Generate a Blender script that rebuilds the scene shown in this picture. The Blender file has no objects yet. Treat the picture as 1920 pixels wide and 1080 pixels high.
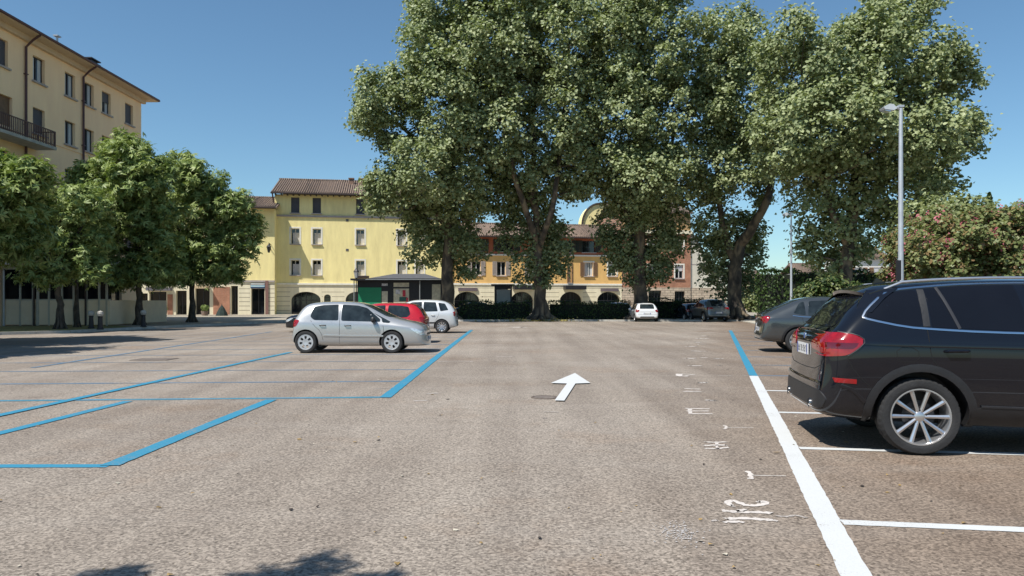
import bpy, bmesh, math, random
import numpy as np
from mathutils import Vector, Matrix
from mathutils.bvhtree import BVHTree
from mathutils.geometry import tessellate_polygon
R = math.radians
SC = bpy.context.scene
COL = SC.collection

# ------------------------------------------------------------------ camera
F, HY, CH = 1400.0, 566.0, 1.48          # focal length in photo pixels, horizon row, eye height
cam = bpy.data.cameras.new('camera'); camo = bpy.data.objects.new('camera', cam); COL.objects.link(camo)
camo.location = (0, 0, CH); camo.rotation_euler = (R(90), 0, 0)
cam.sensor_width = 36; cam.lens = F / 1920 * 36; cam.shift_y = (HY - 540) / 1920
cam.clip_start = 0.1; cam.clip_end = 3000
SC.camera = camo
# ------------------------------------------------------------------ light
SUN_EL, SUN_AZ = R(57), R(226)           # azimuth clockwise from +Y: behind and to the left
W = bpy.data.worlds.new('World'); SC.world = W; W.use_nodes = True
nt = W.node_tree; nt.nodes.clear()
out = nt.nodes.new('ShaderNodeOutputWorld'); bg = nt.nodes.new('ShaderNodeBackground'); sky = nt.nodes.new('ShaderNodeTexSky')
sky.sky_type = 'NISHITA'; sky.sun_disc = False; sky.sun_elevation = SUN_EL; sky.sun_rotation = SUN_AZ
sky.altitude = 50; sky.air_density = 1.0; sky.dust_density = 0.35; sky.ozone_density = 4.0
bg.inputs[1].default_value = 0.10
tint = nt.nodes.new('ShaderNodeMix'); tint.data_type = 'RGBA'; tint.blend_type = 'MULTIPLY'; tint.inputs[0].default_value = 1; tint.inputs[7].default_value = (.90, 1.075, 1.06, 1)
nt.links.new(sky.outputs[0], tint.inputs[6]); nt.links.new(tint.outputs[2], bg.inputs[0]); nt.links.new(bg.outputs[0], out.inputs[0])
sl = bpy.data.lights.new('sun', 'SUN'); sl.energy = 4.9; sl.angle = R(0.5); sl.color = (1, .955, .88)
so = bpy.data.objects.new('sun', sl); COL.objects.link(so)
sd = Vector((math.sin(SUN_AZ) * math.cos(SUN_EL), math.cos(SUN_AZ) * math.cos(SUN_EL), math.sin(SUN_EL)))
so.rotation_euler = sd.to_track_quat('Z', 'Y').to_euler(); so.location = (-20, -20, 40)
SC.view_settings.view_transform = 'Standard'; SC.view_settings.look = 'None'
SC.view_settings.exposure = 0.27; SC.view_settings.gamma = 1
SC.cycles.max_bounces = 6; SC.cycles.transparent_max_bounces = 4

# ------------------------------------------------------------------ helpers
def G(px, py, z=0.0):
    Y = F * (CH - z) / (py - HY); return ((px - 960) / F * Y, Y)
def PX(px, Y): return (px - 960) / F * Y
def PZ(py, Y): return CH + (HY - py) / F * Y

class MB:
    def __init__(s): s.v = []; s.f = []; s.m = []
    def add(s, vs, fs, mi=0):
        b = len(s.v); s.v += [tuple(v) for v in vs]; s.f += [tuple(b + i for i in f) for f in fs]; s.m += [mi] * len(fs)
    def box(s, x0, x1, y0, y1, z0, z1, mi=0, M=None):
        vs = [(x, y, z) for x in (x0, x1) for y in (y0, y1) for z in (z0, z1)]
        if M is not None: vs = [tuple(M @ Vector(v)) for v in vs]
        s.add(vs, [(0, 1, 3, 2), (4, 6, 7, 5), (0, 4, 5, 1), (2, 3, 7, 6), (0, 2, 6, 4), (1, 5, 7, 3)], mi)
    def tube(s, pts, rs, n=8, mi=0, caps=True):
        pts = [Vector(p) for p in pts]
        if not hasattr(rs, '__len__'): rs = [rs] * len(pts)
        rings = []; prev = None
        for i, p in enumerate(pts):
            d = (pts[min(i + 1, len(pts) - 1)] - pts[max(i - 1, 0)])
            if d.length < 1e-9: d = Vector((0, 0, 1))
            d.normalize()
            if prev is None:
                a = Vector((1, 0, 0)) if abs(d.x) < .8 else Vector((0, 1, 0))
                u = d.cross(a).normalized()
            else: u = (prev - d * prev.dot(d)).normalized()
            prev = u; w = d.cross(u)
            rings.append([p + (u * math.cos(2 * math.pi * k / n) + w * math.sin(2 * math.pi * k / n)) * rs[i] for k in range(n)])
        vs = [v for r in rings for v in r]; fs = []
        for i in range(len(pts) - 1):
            for k in range(n):
                fs.append((i * n + k, i * n + (k + 1) % n, (i + 1) * n + (k + 1) % n, (i + 1) * n + k))
        if caps: fs.append(tuple(range(n))[::-1]); fs.append(tuple((len(pts) - 1) * n + k for k in range(n)))
        s.add(vs, fs, mi)
    def prism(s, poly, a0, a1, axis='y', mi=0):
        """polygon (p,q) extruded along axis: y -> (p,a,q); z -> (p,q,a); x -> (a,p,q)"""
        def mk(p, a): return {'y': (p[0], a, p[1]), 'z': (p[0], p[1], a), 'x': (a, p[0], p[1])}[axis]
        n = len(poly); vs = [mk(p, a0) for p in poly] + [mk(p, a1) for p in poly]
        tr = tessellate_polygon([[Vector((p[0], p[1], 0)) for p in poly]])
        fs = [tuple(t) for t in tr] + [tuple(i + n for i in t)[::-1] for t in tr]
        fs += [(i, (i + 1) % n, (i + 1) % n + n, i + n) for i in range(n)]
        s.add(vs, fs, mi)
    def lathe(s, prof, n=32, mi=0, axis='y', mod=None, closed=False):
        """profile (r, a) spun about axis"""
        m = len(prof); vs = []
        for k in range(n):
            t = 2 * math.pi * k / n
            for j, (r, a) in enumerate(prof):
                rr = r if mod is None else mod(k, j, r)
                c, q = rr * math.cos(t), rr * math.sin(t)
                vs.append({'y': (c, a, q), 'z': (c, q, a), 'x': (a, c, q)}[axis])
        fs = []
        for k in range(n):
            for j in range(m if closed else m - 1):
                fs.append((k * m + j, k * m + (j + 1) % m, ((k + 1) % n) * m + (j + 1) % m, ((k + 1) % n) * m + j))
        s.add(vs, fs, mi)
    def build(s, name, mats, parent=None, smooth=False, fixn=True):
        me = bpy.data.meshes.new(name); me.from_pydata(s.v, [], s.f)
        if not isinstance(mats, (list, tuple)): mats = [mats]
        for m in mats: me.materials.append(m)
        if len(mats) > 1: me.polygons.foreach_set('material_index', s.m)
        if fixn:
            bm = bmesh.new(); bm.from_mesh(me); bmesh.ops.recalc_face_normals(bm, faces=bm.faces); bm.to_mesh(me); bm.free()
        if smooth:
            me.polygons.foreach_set('use_smooth', [True] * len(me.polygons)); me.set_sharp_from_angle(angle=R(35))
        me.update()
        o = bpy.data.objects.new(name, me); COL.objects.link(o)
        if parent is not None: o.parent = parent
        return o

def tag(o, label=None, cat=None, group=None, kind=None):
    if label: o['label'] = label
    if cat: o['category'] = cat
    if group: o['group'] = group
    if kind: o['kind'] = kind
    return o
def thing(name, loc, rz, label, cat, group=None):
    o = bpy.data.objects.new(name, None); o.empty_display_size = .2; COL.objects.link(o)
    o.location = loc; o.rotation_euler = (0, 0, rz)
    return tag(o, label, cat, group)
def copy_thing(o, loc, rz, label, parent=None):
    c = o.copy(); COL.objects.link(c); c.parent = parent
    if parent is None:
        c.location = loc; c.rotation_euler = (0, 0, rz)
        if label: c['label'] = label
    for ch in o.children: copy_thing(ch, None, None, None, c)
    return c

# ------------------------------------------------------------------ materials
MATS = {}
def newmat(name):
    m = bpy.data.materials.new(name); m.use_nodes = True; n = m.node_tree
    return m, n, n.nodes['Principled BSDF'], n.nodes.new
def mat(name, col, rough=.6, metal=0, var=0.12, scale=3.0, bump=0.0, bscale=None, coat=0, spec=.5, detail=5, stretch=None, dark=None):
    if name in MATS: return MATS[name]
    m, n, b, N = newmat(name); L = n.links.new
    b.inputs['Roughness'].default_value = rough; b.inputs['Metallic'].default_value = metal
    b.inputs['Coat Weight'].default_value = coat; b.inputs['Coat Roughness'].default_value = .03
    b.inputs['Specular IOR Level'].default_value = spec
    tc = N('ShaderNodeTexCoord'); mp = N('ShaderNodeMapping'); L(tc.outputs['Object'], mp.inputs[0])
    if stretch: mp.inputs['Scale'].default_value = stretch
    nz = N('ShaderNodeTexNoise'); nz.inputs['Scale'].default_value = scale; nz.inputs['Detail'].default_value = detail; nz.inputs['Roughness'].default_value = .65
    L(mp.outputs[0], nz.inputs[0])
    cr = N('ShaderNodeValToRGB'); cr.color_ramp.elements[0].position = .3; cr.color_ramp.elements[1].position = .7
    d = dark if dark else tuple(c * (1 - var) for c in col); l = tuple(min(1, c * (1 + var)) for c in col)
    cr.color_ramp.elements[0].color = (*d, 1); cr.color_ramp.elements[1].color = (*l, 1)
    L(nz.outputs[0], cr.inputs[0]); L(cr.outputs[0], b.inputs['Base Color'])
    if bump:
        n2 = N('ShaderNodeTexNoise'); n2.inputs['Scale'].default_value = bscale or scale * 6; n2.inputs['Detail'].default_value = 4
        L(mp.outputs[0], n2.inputs[0]); bp = N('ShaderNodeBump'); bp.inputs['Strength'].default_value = bump; bp.inputs['Distance'].default_value = .02
        L(n2.outputs[0], bp.inputs['Height']); L(bp.outputs[0], b.inputs['Normal'])
    MATS[name] = m; return m
def asphalt():
    m, n, b, N = newmat('asphalt'); L = n.links.new
    b.inputs['Roughness'].default_value = .95; b.inputs['Specular IOR Level'].default_value = .15
    tc = N('ShaderNodeTexCoord')
    vo = N('ShaderNodeTexVoronoi'); vo.inputs['Scale'].default_value = 62; L(tc.outputs['Object'], vo.inputs[0])
    nf = N('ShaderNodeTexNoise'); nf.inputs['Scale'].default_value = 42; nf.inputs['Detail'].default_value = 3; L(tc.outputs['Object'], nf.inputs[0])
    ramp = N('ShaderNodeValToRGB'); e = ramp.color_ramp.elements
    e[0].position = .1; e[0].color = (.095, .082, .070, 1); e[1].position = .92; e[1].color = (.46, .402, .340, 1)
    sx = N('ShaderNodeSeparateColor'); L(vo.outputs['Color'], sx.inputs[0])
    mx = N('ShaderNodeMath'); mx.operation = 'ADD'; mx.inputs[1].default_value = 0; 
    ma = N('ShaderNodeMath'); ma.operation = 'MULTIPLY'; ma.inputs[1].default_value = .5; L(sx.outputs[0], ma.inputs[0])
    mb = N('ShaderNodeMath'); mb.operation = 'MULTIPLY_ADD'; mb.inputs[1].default_value = .95; mb.inputs[2].default_value = -.2; L(nf.outputs[0], mb.inputs[0])
    L(ma.outputs[0], mx.inputs[0]); L(mb.outputs[0], mx.inputs[1]); L(mx.outputs[0], ramp.inputs[0])
    sx2 = N('ShaderNodeSeparateXYZ'); L(tc.outputs['Object'], sx2.inputs[0])
    g1 = N('ShaderNodeMath'); g1.operation = 'MULTIPLY_ADD'; g1.inputs[1].default_value = -.2726; L(sx2.outputs[1], g1.inputs[0]); L(sx2.outputs[0], g1.inputs[2])
    gn = N('ShaderNodeTexNoise'); gn.inputs['Scale'].default_value = .5; gn.inputs['Detail'].default_value = 5; L(tc.outputs['Object'], gn.inputs[0])
    g2 = N('ShaderNodeMath'); g2.operation = 'MULTIPLY_ADD'; g2.inputs[1].default_value = 4.0; L(gn.outputs[0], g2.inputs[0]); L(g1.outputs[0], g2.inputs[2])
    g3 = N('ShaderNodeMapRange'); g3.inputs[1].default_value = .8; g3.inputs[2].default_value = 4.2; L(g2.outputs[0], g3.inputs[0])
    rw = N('ShaderNodeMix'); rw.data_type = 'RGBA'; rw.blend_type = 'MULTIPLY'; L(g3.outputs[0], rw.inputs[0]); L(ramp.outputs[0], rw.inputs[6]); rw.inputs[7].default_value = (.74, .66, .60, 1)   # older, browner surfacing along the right-hand bays
    # large patches and tyre streaks
    n1 = N('ShaderNodeTexNoise'); n1.inputs['Scale'].default_value = .16; n1.inputs['Detail'].default_value = 6; n1.inputs['Roughness'].default_value = .6; L(tc.outputs['Object'], n1.inputs[0])
    r1 = N('ShaderNodeValToRGB'); r1.color_ramp.elements[0].position = .35; r1.color_ramp.elements[0].color = (.84, .81, .79, 1); r1.color_ramp.elements[1].position = .68; r1.color_ramp.elements[1].color = (1.12, 1.12, 1.12, 1)
    L(n1.outputs[0], r1.inputs[0])
    mp = N('ShaderNodeMapping'); mp.inputs['Rotation'].default_value = (0, 0, R(14)); mp.inputs['Scale'].default_value = (1.1, .07, 1); L(tc.outputs['Object'], mp.inputs[0])
    n3 = N('ShaderNodeTexNoise'); n3.inputs['Scale'].default_value = 1.3; n3.inputs['Detail'].default_value = 5; L(mp.outputs[0], n3.inputs[0])
    r3 = N('ShaderNodeValToRGB'); r3.color_ramp.elements[0].position = .36; r3.color_ramp.elements[0].color = (.86, .85, .85, 1); r3.color_ramp.elements[1].position = .62; r3.color_ramp.elements[1].color = (1.05, 1.05, 1.05, 1)
    L(n3.outputs[0], r3.inputs[0])
    m1 = N('ShaderNodeMix'); m1.data_type = 'RGBA'; m1.blend_type = 'MULTIPLY'; m1.inputs[0].default_value = 1
    L(rw.outputs[2], m1.inputs[6]); L(r1.outputs[0], m1.inputs[7])
    m2 = N('ShaderNodeMix'); m2.data_type = 'RGBA'; m2.blend_type = 'MULTIPLY'; m2.inputs[0].default_value = 1
    L(m1.outputs[2], m2.inputs[6]); L(r3.outputs[0], m2.inputs[7])
    # reddish worn patches
    n4 = N('ShaderNodeTexNoise'); n4.inputs['Scale'].default_value = .35; n4.inputs['Detail'].default_value = 7; n4.inputs['Roughness'].default_value = .7; L(tc.outputs['Object'], n4.inputs[0])
    r4 = N('ShaderNodeMapRange'); r4.inputs[1].default_value = .53; r4.inputs[2].default_value = .72; L(n4.outputs[0], r4.inputs[0])
    m3 = N('ShaderNodeMix'); m3.data_type = 'RGBA'; m3.blend_type = 'MULTIPLY'; L(r4.outputs[0], m3.inputs[0]); L(m2.outputs[2], m3.inputs[6]); m3.inputs[7].default_value = (.93, .84, .77, 1)
    # dark oil spots
    v2 = N('ShaderNodeTexNoise'); v2.inputs['Scale'].default_value = 1.7; v2.inputs['Detail'].default_value = 3; L(tc.outputs['Object'], v2.inputs[0])
    r5 = N('ShaderNodeMapRange'); r5.inputs[1].default_value = .70; r5.inputs[2].default_value = .80; L(v2.outputs[0], r5.inputs[0])
    m4 = N('ShaderNodeMix'); m4.data_type = 'RGBA'; m4.blend_type = 'MULTIPLY'; L(r5.outputs[0], m4.inputs[0]); L(m3.outputs[2], m4.inputs[6]); m4.inputs[7].default_value = (.6, .58, .56, 1)
    # fine cracks
    dn = N('ShaderNodeTexNoise'); dn.inputs['Scale'].default_value = 1.1; dn.inputs['Detail'].default_value = 5; L(tc.outputs['Object'], dn.inputs[0])
    dm = N('ShaderNodeMix'); dm.data_type = 'RGBA'; dm.blend_type = 'LINEAR_LIGHT'; dm.inputs[0].default_value = .9; L(tc.outputs['Object'], dm.inputs[6]); L(dn.outputs['Color'], dm.inputs[7])
    cv = N('ShaderNodeTexVoronoi'); cv.feature = 'DISTANCE_TO_EDGE'; cv.inputs['Scale'].default_value = .22; L(dm.outputs[2], cv.inputs[0])
    cm = N('ShaderNodeMapRange'); cm.inputs[1].default_value = .0; cm.inputs[2].default_value = .0035; cm.inputs[3].default_value = .45; cm.inputs[4].default_value = 0; L(cv.outputs[0], cm.inputs[0])
    ck = N('ShaderNodeMath'); ck.operation = 'MULTIPLY'; L(cm.outputs[0], ck.inputs[0]); L(r4.outputs[0], ck.inputs[1])
    ck2 = N('ShaderNodeMath'); ck2.operation = 'MAXIMUM'; ck2.inputs[1].default_value = 0; L(ck.outputs[0], ck2.inputs[0])
    m5 = N('ShaderNodeMix'); m5.data_type = 'RGBA'; L(ck2.outputs[0], m5.inputs[0]); L(m4.outputs[2], m5.inputs[6]); m5.inputs[7].default_value = (.05, .045, .04, 1)
    # pale arcs left by turning tyres
    wp = N('ShaderNodeTexWave'); wp.wave_type = 'RINGS'; wp.inputs['Scale'].default_value = .16; wp.inputs['Distortion'].default_value = 6; wp.inputs['Detail'].default_value = 3; L(tc.outputs['Object'], wp.inputs[0])
    wr_ = N('ShaderNodeMapRange'); wr_.inputs[1].default_value = .90; wr_.inputs[2].default_value = 1.0; wr_.inputs[3].default_value = 0; wr_.inputs[4].default_value = .05; L(wp.outputs[0], wr_.inputs[0])
    m6 = N('ShaderNodeMix'); m6.data_type = 'RGBA'; L(wr_.outputs[0], m6.inputs[0]); L(m5.outputs[2], m6.inputs[6]); m6.inputs[7].default_value = (.46, .42, .38, 1)
    L(m6.outputs[2], b.inputs['Base Color'])
    bp = N('ShaderNodeBump'); bp.inputs['Strength'].default_value = .7; bp.inputs['Distance'].default_value = .006
    L(mx.outputs[0], bp.inputs['Height']); L(bp.outputs[0], b.inputs['Normal'])
    MATS['asphalt'] = m; return m
def paint_mark(name, col, wear):
    """road paint with worn holes showing asphalt"""
    m, n, b, N = newmat(name); L = n.links.new
    b.inputs['Roughness'].default_value = .8; b.inputs['Specular IOR Level'].default_value = .2
    tc = N('ShaderNodeTexCoord')
    a = N('ShaderNodeTexNoise'); a.inputs['Scale'].default_value = 60; a.inputs['Detail'].default_value = 6; a.inputs['Roughness'].default_value = .75; L(tc.outputs['Object'], a.inputs[0])
    c = N('ShaderNodeTexNoise'); c.inputs['Scale'].default_value = 1.5; c.inputs['Detail'].default_value = 5; L(tc.outputs['Object'], c.inputs[0])
    s = N('ShaderNodeMath'); s.operation = 'MULTIPLY_ADD'; s.inputs[1].default_value = .6; L(c.outputs[0], s.inputs[0]); L(a.outputs[0], s.inputs[2])
    r = N('ShaderNodeMapRange'); r.inputs[1].default_value = wear; r.inputs[2].default_value = wear + .16; r.inputs[3].default_value = 0; r.inputs[4].default_value = 1; L(s.outputs[0], r.inputs[0])
    cr = N('ShaderNodeValToRGB'); cr.color_ramp.elements[0].color = (*[x * .74 for x in col], 1); cr.color_ramp.elements[1].color = (*[min(1, x * 1.06) for x in col], 1); L(a.outputs[0], cr.inputs[0])
    mx = N('ShaderNodeMix'); mx.data_type = 'RGBA'; L(r.outputs[0], mx.inputs[0]); L(cr.outputs[0], mx.inputs[6]); mx.inputs[7].default_value = (.24, .21, .185, 1)
    L(mx.outputs[2], b.inputs['Base Color'])
    bp = N('ShaderNodeBump'); bp.inputs['Strength'].default_value = .5; bp.inputs['Distance'].default_value = .004; L(a.outputs[0], bp.inputs['Height']); L(bp.outputs[0], b.inputs['Normal'])
    MATS[name] = m; return m
def brickmat(name, c1, c2, mortar, sc=1.0, axis='y', bw=.28, bh=.075, ms=.012):
    m, n, b, N = newmat(name); L = n.links.new; b.inputs['Roughness'].default_value = .9
    tc = N('ShaderNodeTexCoord'); mp = N('ShaderNodeMapping'); L(tc.outputs['Object'], mp.inputs[0])
    mp.inputs['Rotation'].default_value = (R(90), 0, 0) if axis == 'y' else (R(90), 0, R(90))
    br = N('ShaderNodeTexBrick'); L(mp.outputs[0], br.inputs[0])
    br.inputs['Color1'].default_value = (*c1, 1); br.inputs['Color2'].default_value = (*c2, 1); br.inputs['Mortar'].default_value = (*mortar, 1)
    br.inputs['Scale'].default_value = sc; br.inputs['Mortar Size'].default_value = ms; br.inputs['Brick Width'].default_value = bw; br.inputs['Row Height'].default_value = bh
    nz = N('ShaderNodeTexNoise'); nz.inputs['Scale'].default_value = 1.2; nz.inputs['Detail'].default_value = 6; L(tc.outputs['Object'], nz.inputs[0])
    r = N('ShaderNodeValToRGB'); r.color_ramp.elements[0].position = .3; r.color_ramp.elements[0].color = (.7, .7, .7, 1); r.color_ramp.elements[1].position = .7; r.color_ramp.elements[1].color = (1.1, 1.1, 1.1, 1); L(nz.outputs[0], r.inputs[0])
    mx = N('ShaderNodeMix'); mx.data_type = 'RGBA'; mx.blend_type = 'MULTIPLY'; mx.inputs[0].default_value = 1; L(br.outputs[0], mx.inputs[6]); L(r.outputs[0], mx.inputs[7]); L(mx.outputs[2], b.inputs['Base Color'])
    bp = N('ShaderNodeBump'); bp.inputs['Strength'].default_value = .6; bp.inputs['Distance'].default_value = .01; bp.invert = True; L(br.outputs['Fac'], bp.inputs['Height']); L(bp.outputs[0], b.inputs['Normal'])
    MATS[name] = m; return m
def leafmat(name, c1, c2, c3, trans=.35, rough=.45):
    m, n, b, N = newmat(name); L = n.links.new; n.nodes.remove(b)
    o = n.nodes['Material Output']; geo = N('ShaderNodeNewGeometry'); tc = N('ShaderNodeTexCoord')
    nz = N('ShaderNodeTexNoise'); nz.inputs['Scale'].default_value = .45; nz.inputs['Detail'].default_value = 3; L(tc.outputs['Object'], nz.inputs[0])
    ad = N('ShaderNodeMath'); ad.operation = 'MULTIPLY_ADD'; ad.inputs[1].default_value = .5; L(geo.outputs['Random Per Island'], ad.inputs[0])
    sb = N('ShaderNodeMath'); sb.operation = 'MULTIPLY'; sb.inputs[1].default_value = .72; L(nz.outputs[0], sb.inputs[0]); L(sb.outputs[0], ad.inputs[2])
    cr = N('ShaderNodeValToRGB'); e = cr.color_ramp.elements; e[0].position = .15; e[0].color = (*c1, 1); e[1].position = .85; e[1].color = (*c3, 1); k = e.new(.5); k.color = (*c2, 1)
    L(ad.outputs[0], cr.inputs[0])
    d = N('ShaderNodeBsdfPrincipled'); d.inputs['Roughness'].default_value = rough; d.inputs['Specular IOR Level'].default_value = .25; L(cr.outputs[0], d.inputs['Base Color'])
    t = N('ShaderNodeBsdfTranslucent'); g = N('ShaderNodeMix'); g.data_type = 'RGBA'; g.blend_type = 'MULTIPLY'; g.inputs[0].default_value = 1; L(cr.outputs[0], g.inputs[6]); g.inputs[7].default_value = (1.2, 1.35, .6, 1); L(g.outputs[2], t.inputs[0])
    mx = N('ShaderNodeMixShader'); mx.inputs[0].default_value = trans; L(d.outputs[0], mx.inputs[1]); L(t.outputs[0], mx.inputs[2]); L(mx.outputs[0], o.inputs[0])
    MATS[name] = m; return m
def carpaint(name, col, metal=.3, rough=.3, dust=.35):
    if name in MATS: return MATS[name]
    m, n, b, N = newmat(name); L = n.links.new
    b.inputs['Base Color'].default_value = (*col, 1); b.inputs['Metallic'].default_value = metal; b.inputs['Roughness'].default_value = rough
    b.inputs['Coat Weight'].default_value = 1; b.inputs['Coat Roughness'].default_value = .02
    if sum(col) < .1: b.inputs['Specular IOR Level'].default_value = .05
    tc = N('ShaderNodeTexCoord')
    nz = N('ShaderNodeTexNoise'); nz.inputs['Scale'].default_value = 2.5; nz.inputs['Detail'].default_value = 5; L(tc.outputs['Object'], nz.inputs[0])
    # road dust gathers low on the body
    sp = N('ShaderNodeSeparateXYZ'); L(tc.outputs['Object'], sp.inputs[0])
    dr = N('ShaderNodeMapRange'); dr.inputs[1].default_value = .75; dr.inputs[2].default_value = .2; dr.inputs[3].default_value = 0; dr.inputs[4].default_value = dust; L(sp.outputs[2], dr.inputs[0])
    ml = N('ShaderNodeMath'); ml.operation = 'MULTIPLY'; L(dr.outputs[0], ml.inputs[0]); L(nz.outputs[0], ml.inputs[1])
    mx = N('ShaderNodeMix'); mx.data_type = 'RGBA'; L(ml.outputs[0], mx.inputs[0]); mx.inputs[6].default_value = (*col, 1); mx.inputs[7].default_value = (.22, .19, .16, 1); L(mx.outputs[2], b.inputs['Base Color'])
    rr = N('ShaderNodeMapRange'); rr.inputs[3].default_value = rough * .8; rr.inputs[4].default_value = rough * 1.3; L(nz.outputs[0], rr.inputs[0]); L(rr.outputs[0], b.inputs['Roughness'])
    MATS[name] = m; return m

M = {}
M['asphalt'] = asphalt()
M['white_mark'] = paint_mark('white_mark', (.74, .75, .74), .97)
M['white_fresh'] = paint_mark('white_fresh', (.63, .64, .635), .90)
M['blue_mark'] = paint_mark('blue_mark', (.045, .25, .385), .88)
M['blue_faded'] = paint_mark('blue_faded', (.09, .21, .34), .78)
M['chalk'] = paint_mark('chalk', (.68, .62, .57), .82)
M['chalk_faint'] = paint_mark('chalk_faint', (.50, .45, .41), .74)
M['glass'] = mat('glass', (.012, .015, .02), .04, 0, .1, 2, spec=.8)
M['glass_tint'] = mat('glass_tint', (.007, .008, .012), .04, 0, .1, 2, spec=.28)
M['glass_car'] = mat('glass_car', (.02, .027, .03), .04, 0, .6, 3, spec=.5)
M['rubber'] = mat('rubber', (.022, .022, .023), .8, 0, .25, 9, bump=.2)
M['plastic'] = mat('black_plastic', (.018, .018, .02), .5, 0, .2, 8, bump=.1)
M['gap'] = mat('gap', (.004, .004, .004), .9)
M['chrome'] = mat('chrome', (.75, .76, .78), .12, 1, .04)
M['alloy'] = mat('alloy', (.62, .62, .63), .3, .85, .08, 6)
M['alloy_dark'] = mat('alloy_dark', (.05, .05, .055), .5, .6, .1, 6)
M['hubcap'] = mat('hubcap', (.55, .55, .56), .4, .5, .1, 6)
M['red_lamp'] = mat('red_lamp', (.26, .003, .006), .08, 0, .3, 14, coat=1)
M['red_lamp_dark'] = mat('red_lamp_dark', (.10, .004, .008), .08, 0, .3, 14, coat=1)
M['clear_lamp'] = mat('clear_lamp', (.65, .67, .7), .1, .4, .3, 20, coat=1)
M['plate'] = mat('plate', (.75, .75, .74), .4, 0, .05)
M['ink'] = mat('ink', (.02, .02, .03), .5)
M['eu_blue'] = mat('eu_blue', (.01, .05, .35), .4)
M['steel'] = mat('steel', (.42, .44, .45), .45, .6, .1, 4)
M['galv'] = mat('galv', (.50, .53, .56), .5, .4, .12, 4)
M['darkmetal'] = mat('dark_metal', (.022, .022, .026), .5, .2, .2, 5)
M['brownmetal'] = mat('brown_metal', (.045, .03, .026), .5, .1, .2, 5)
M['concrete'] = mat('concrete', (.42, .40, .36), .9, 0, .2, 2.5, bump=.3)
M['kerb'] = mat('kerbstone', (.50, .48, .43), .9, 0, .2, 3, bump=.3)
M['paving'] = brickmat('paving', (.36, .32, .26), (.42, .37, .29), (.22, .20, .17), 1, 'z', .4, .2)
MATS['paving'].node_tree.nodes['Mapping'].inputs['Rotation'].default_value = (0, 0, 0)
M['grass'] = mat('dry_grass', (.26, .22, .09), .95, 0, .5, 2.5, bump=.6, bscale=30, dark=(.11, .13, .04))
M['soil'] = mat('soil', (.16, .13, .09), .95, 0, .4, 2, bump=.6, bscale=20)

# ------------------------------------------------------------------ setting: ground, kerbs, markings
def sheet(name, poly, z, m, kind='structure', label=None, cat=None, parent=None):
    b = MB(); tr = tessellate_polygon([[Vector((p[0], p[1], 0)) for p in poly]])
    b.add([(p[0], p[1], z) for p in poly], tr); o = b.build(name, m, parent)
    me = o.data
    if me.polygons[0].normal.z < 0: me.flip_normals()
    if kind: o['kind'] = kind
    return o
sheet('ground', [(-500, -200), (500, -200), (500, 900), (-500, 900)], 0, M['asphalt'])

def line(p, q, w, m, name='parking_line', z=.004):
    p = Vector(p); q = Vector(q); d = (q - p).normalized(); nrm = Vector((-d.y, d.x)) * w / 2
    # slightly wavering hand-applied edge
    rnd = random.Random(int(p.x * 97 + q.y * 31)); L = (q - p).length; n = max(2, min(260, int(L / .07))); a = []; c = []
    for i in range(n + 1):
        t = p + (q - p) * i / n; k = 1 + rnd.uniform(-.055, .055) + .015 * math.sin(i * .11 + p.x)
        a.append(tuple(t + nrm * k)); c.append(tuple(t - nrm * k))
    return sheet(name, a + c[::-1], z, m)
# right boundary line: white then blue
RB = lambda Y: (1.857 + .2726 * (Y - 4.03), Y)
line(RB(2.2), RB(14.9), .165, M['white_fresh'])
line(RB(14.91), RB(38.6), .165, M['blue_mark'])
for i, Y in enumerate([2.45, 5.02, 7.56, 10.0, 12.45]):
    a = RB(Y); line((a[0] + .085, Y - .012), (a[0] + 5.2, Y - .15 * 5.2), .115, M['white_fresh'])
for i, Y in enumerate([15.0, 17.5, 20.1, 22.7, 25.3, 27.9, 30.5, 33.1, 35.7]):
    a = RB(Y); line((a[0] + .085, Y - .012), (a[0] + 5.2, Y - .15 * 5.2), .09, M['blue_faded'])
# left block of blue stalls
l = [G(205, 874), G(509, 750)]
line((-9.5, G(0, 876)[1]), l[0], .13, M['blue_mark'])
line(l[0], l[1], .17, M['blue_mark'], z=.008)
line(G(-60, 828), G(240, 753), .15, M['blue_mark'], z=.008)
line(G(-330, 755), G(722, 745), .12, M['blue_mark'], z=.0045)
line(G(722, 746), G(884, 619), .18, M['blue_mark'], z=.008)
line(G(-80, 797), G(545, 661), .15, M['blue_mark'], z=.012)
line(G(60, 690), G(510, 622), .12, M['blue_faded'], z=.008)
for y0, y1 in ((722, 715), (698, 693), (681, 677), (668, 664), (657, 654), (648, 646), (640.5, 639), (634, 633), (629, 628), (624.5, 624)):
    xr = 722 + 1.283 * (745 - y1) - 6
    Yy = G(0, y0)[1]
    xl = max(-40, 960 + F * (-17.5) / Yy) if y0 < 690 else -250
    line(G(xl, y0), G(xr, y1), .11 if y0 > 700 else .09, M['blue_faded'], z=.004)
# direction arrow
ar = [G(1040, 753), G(1058, 753.5), G(1079, 721), G(1107, 720), G(1078, 701), G(1033, 720), G(1063, 721)]
sheet('painted_arrow', ar, .020, M['white_fresh'])
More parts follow.
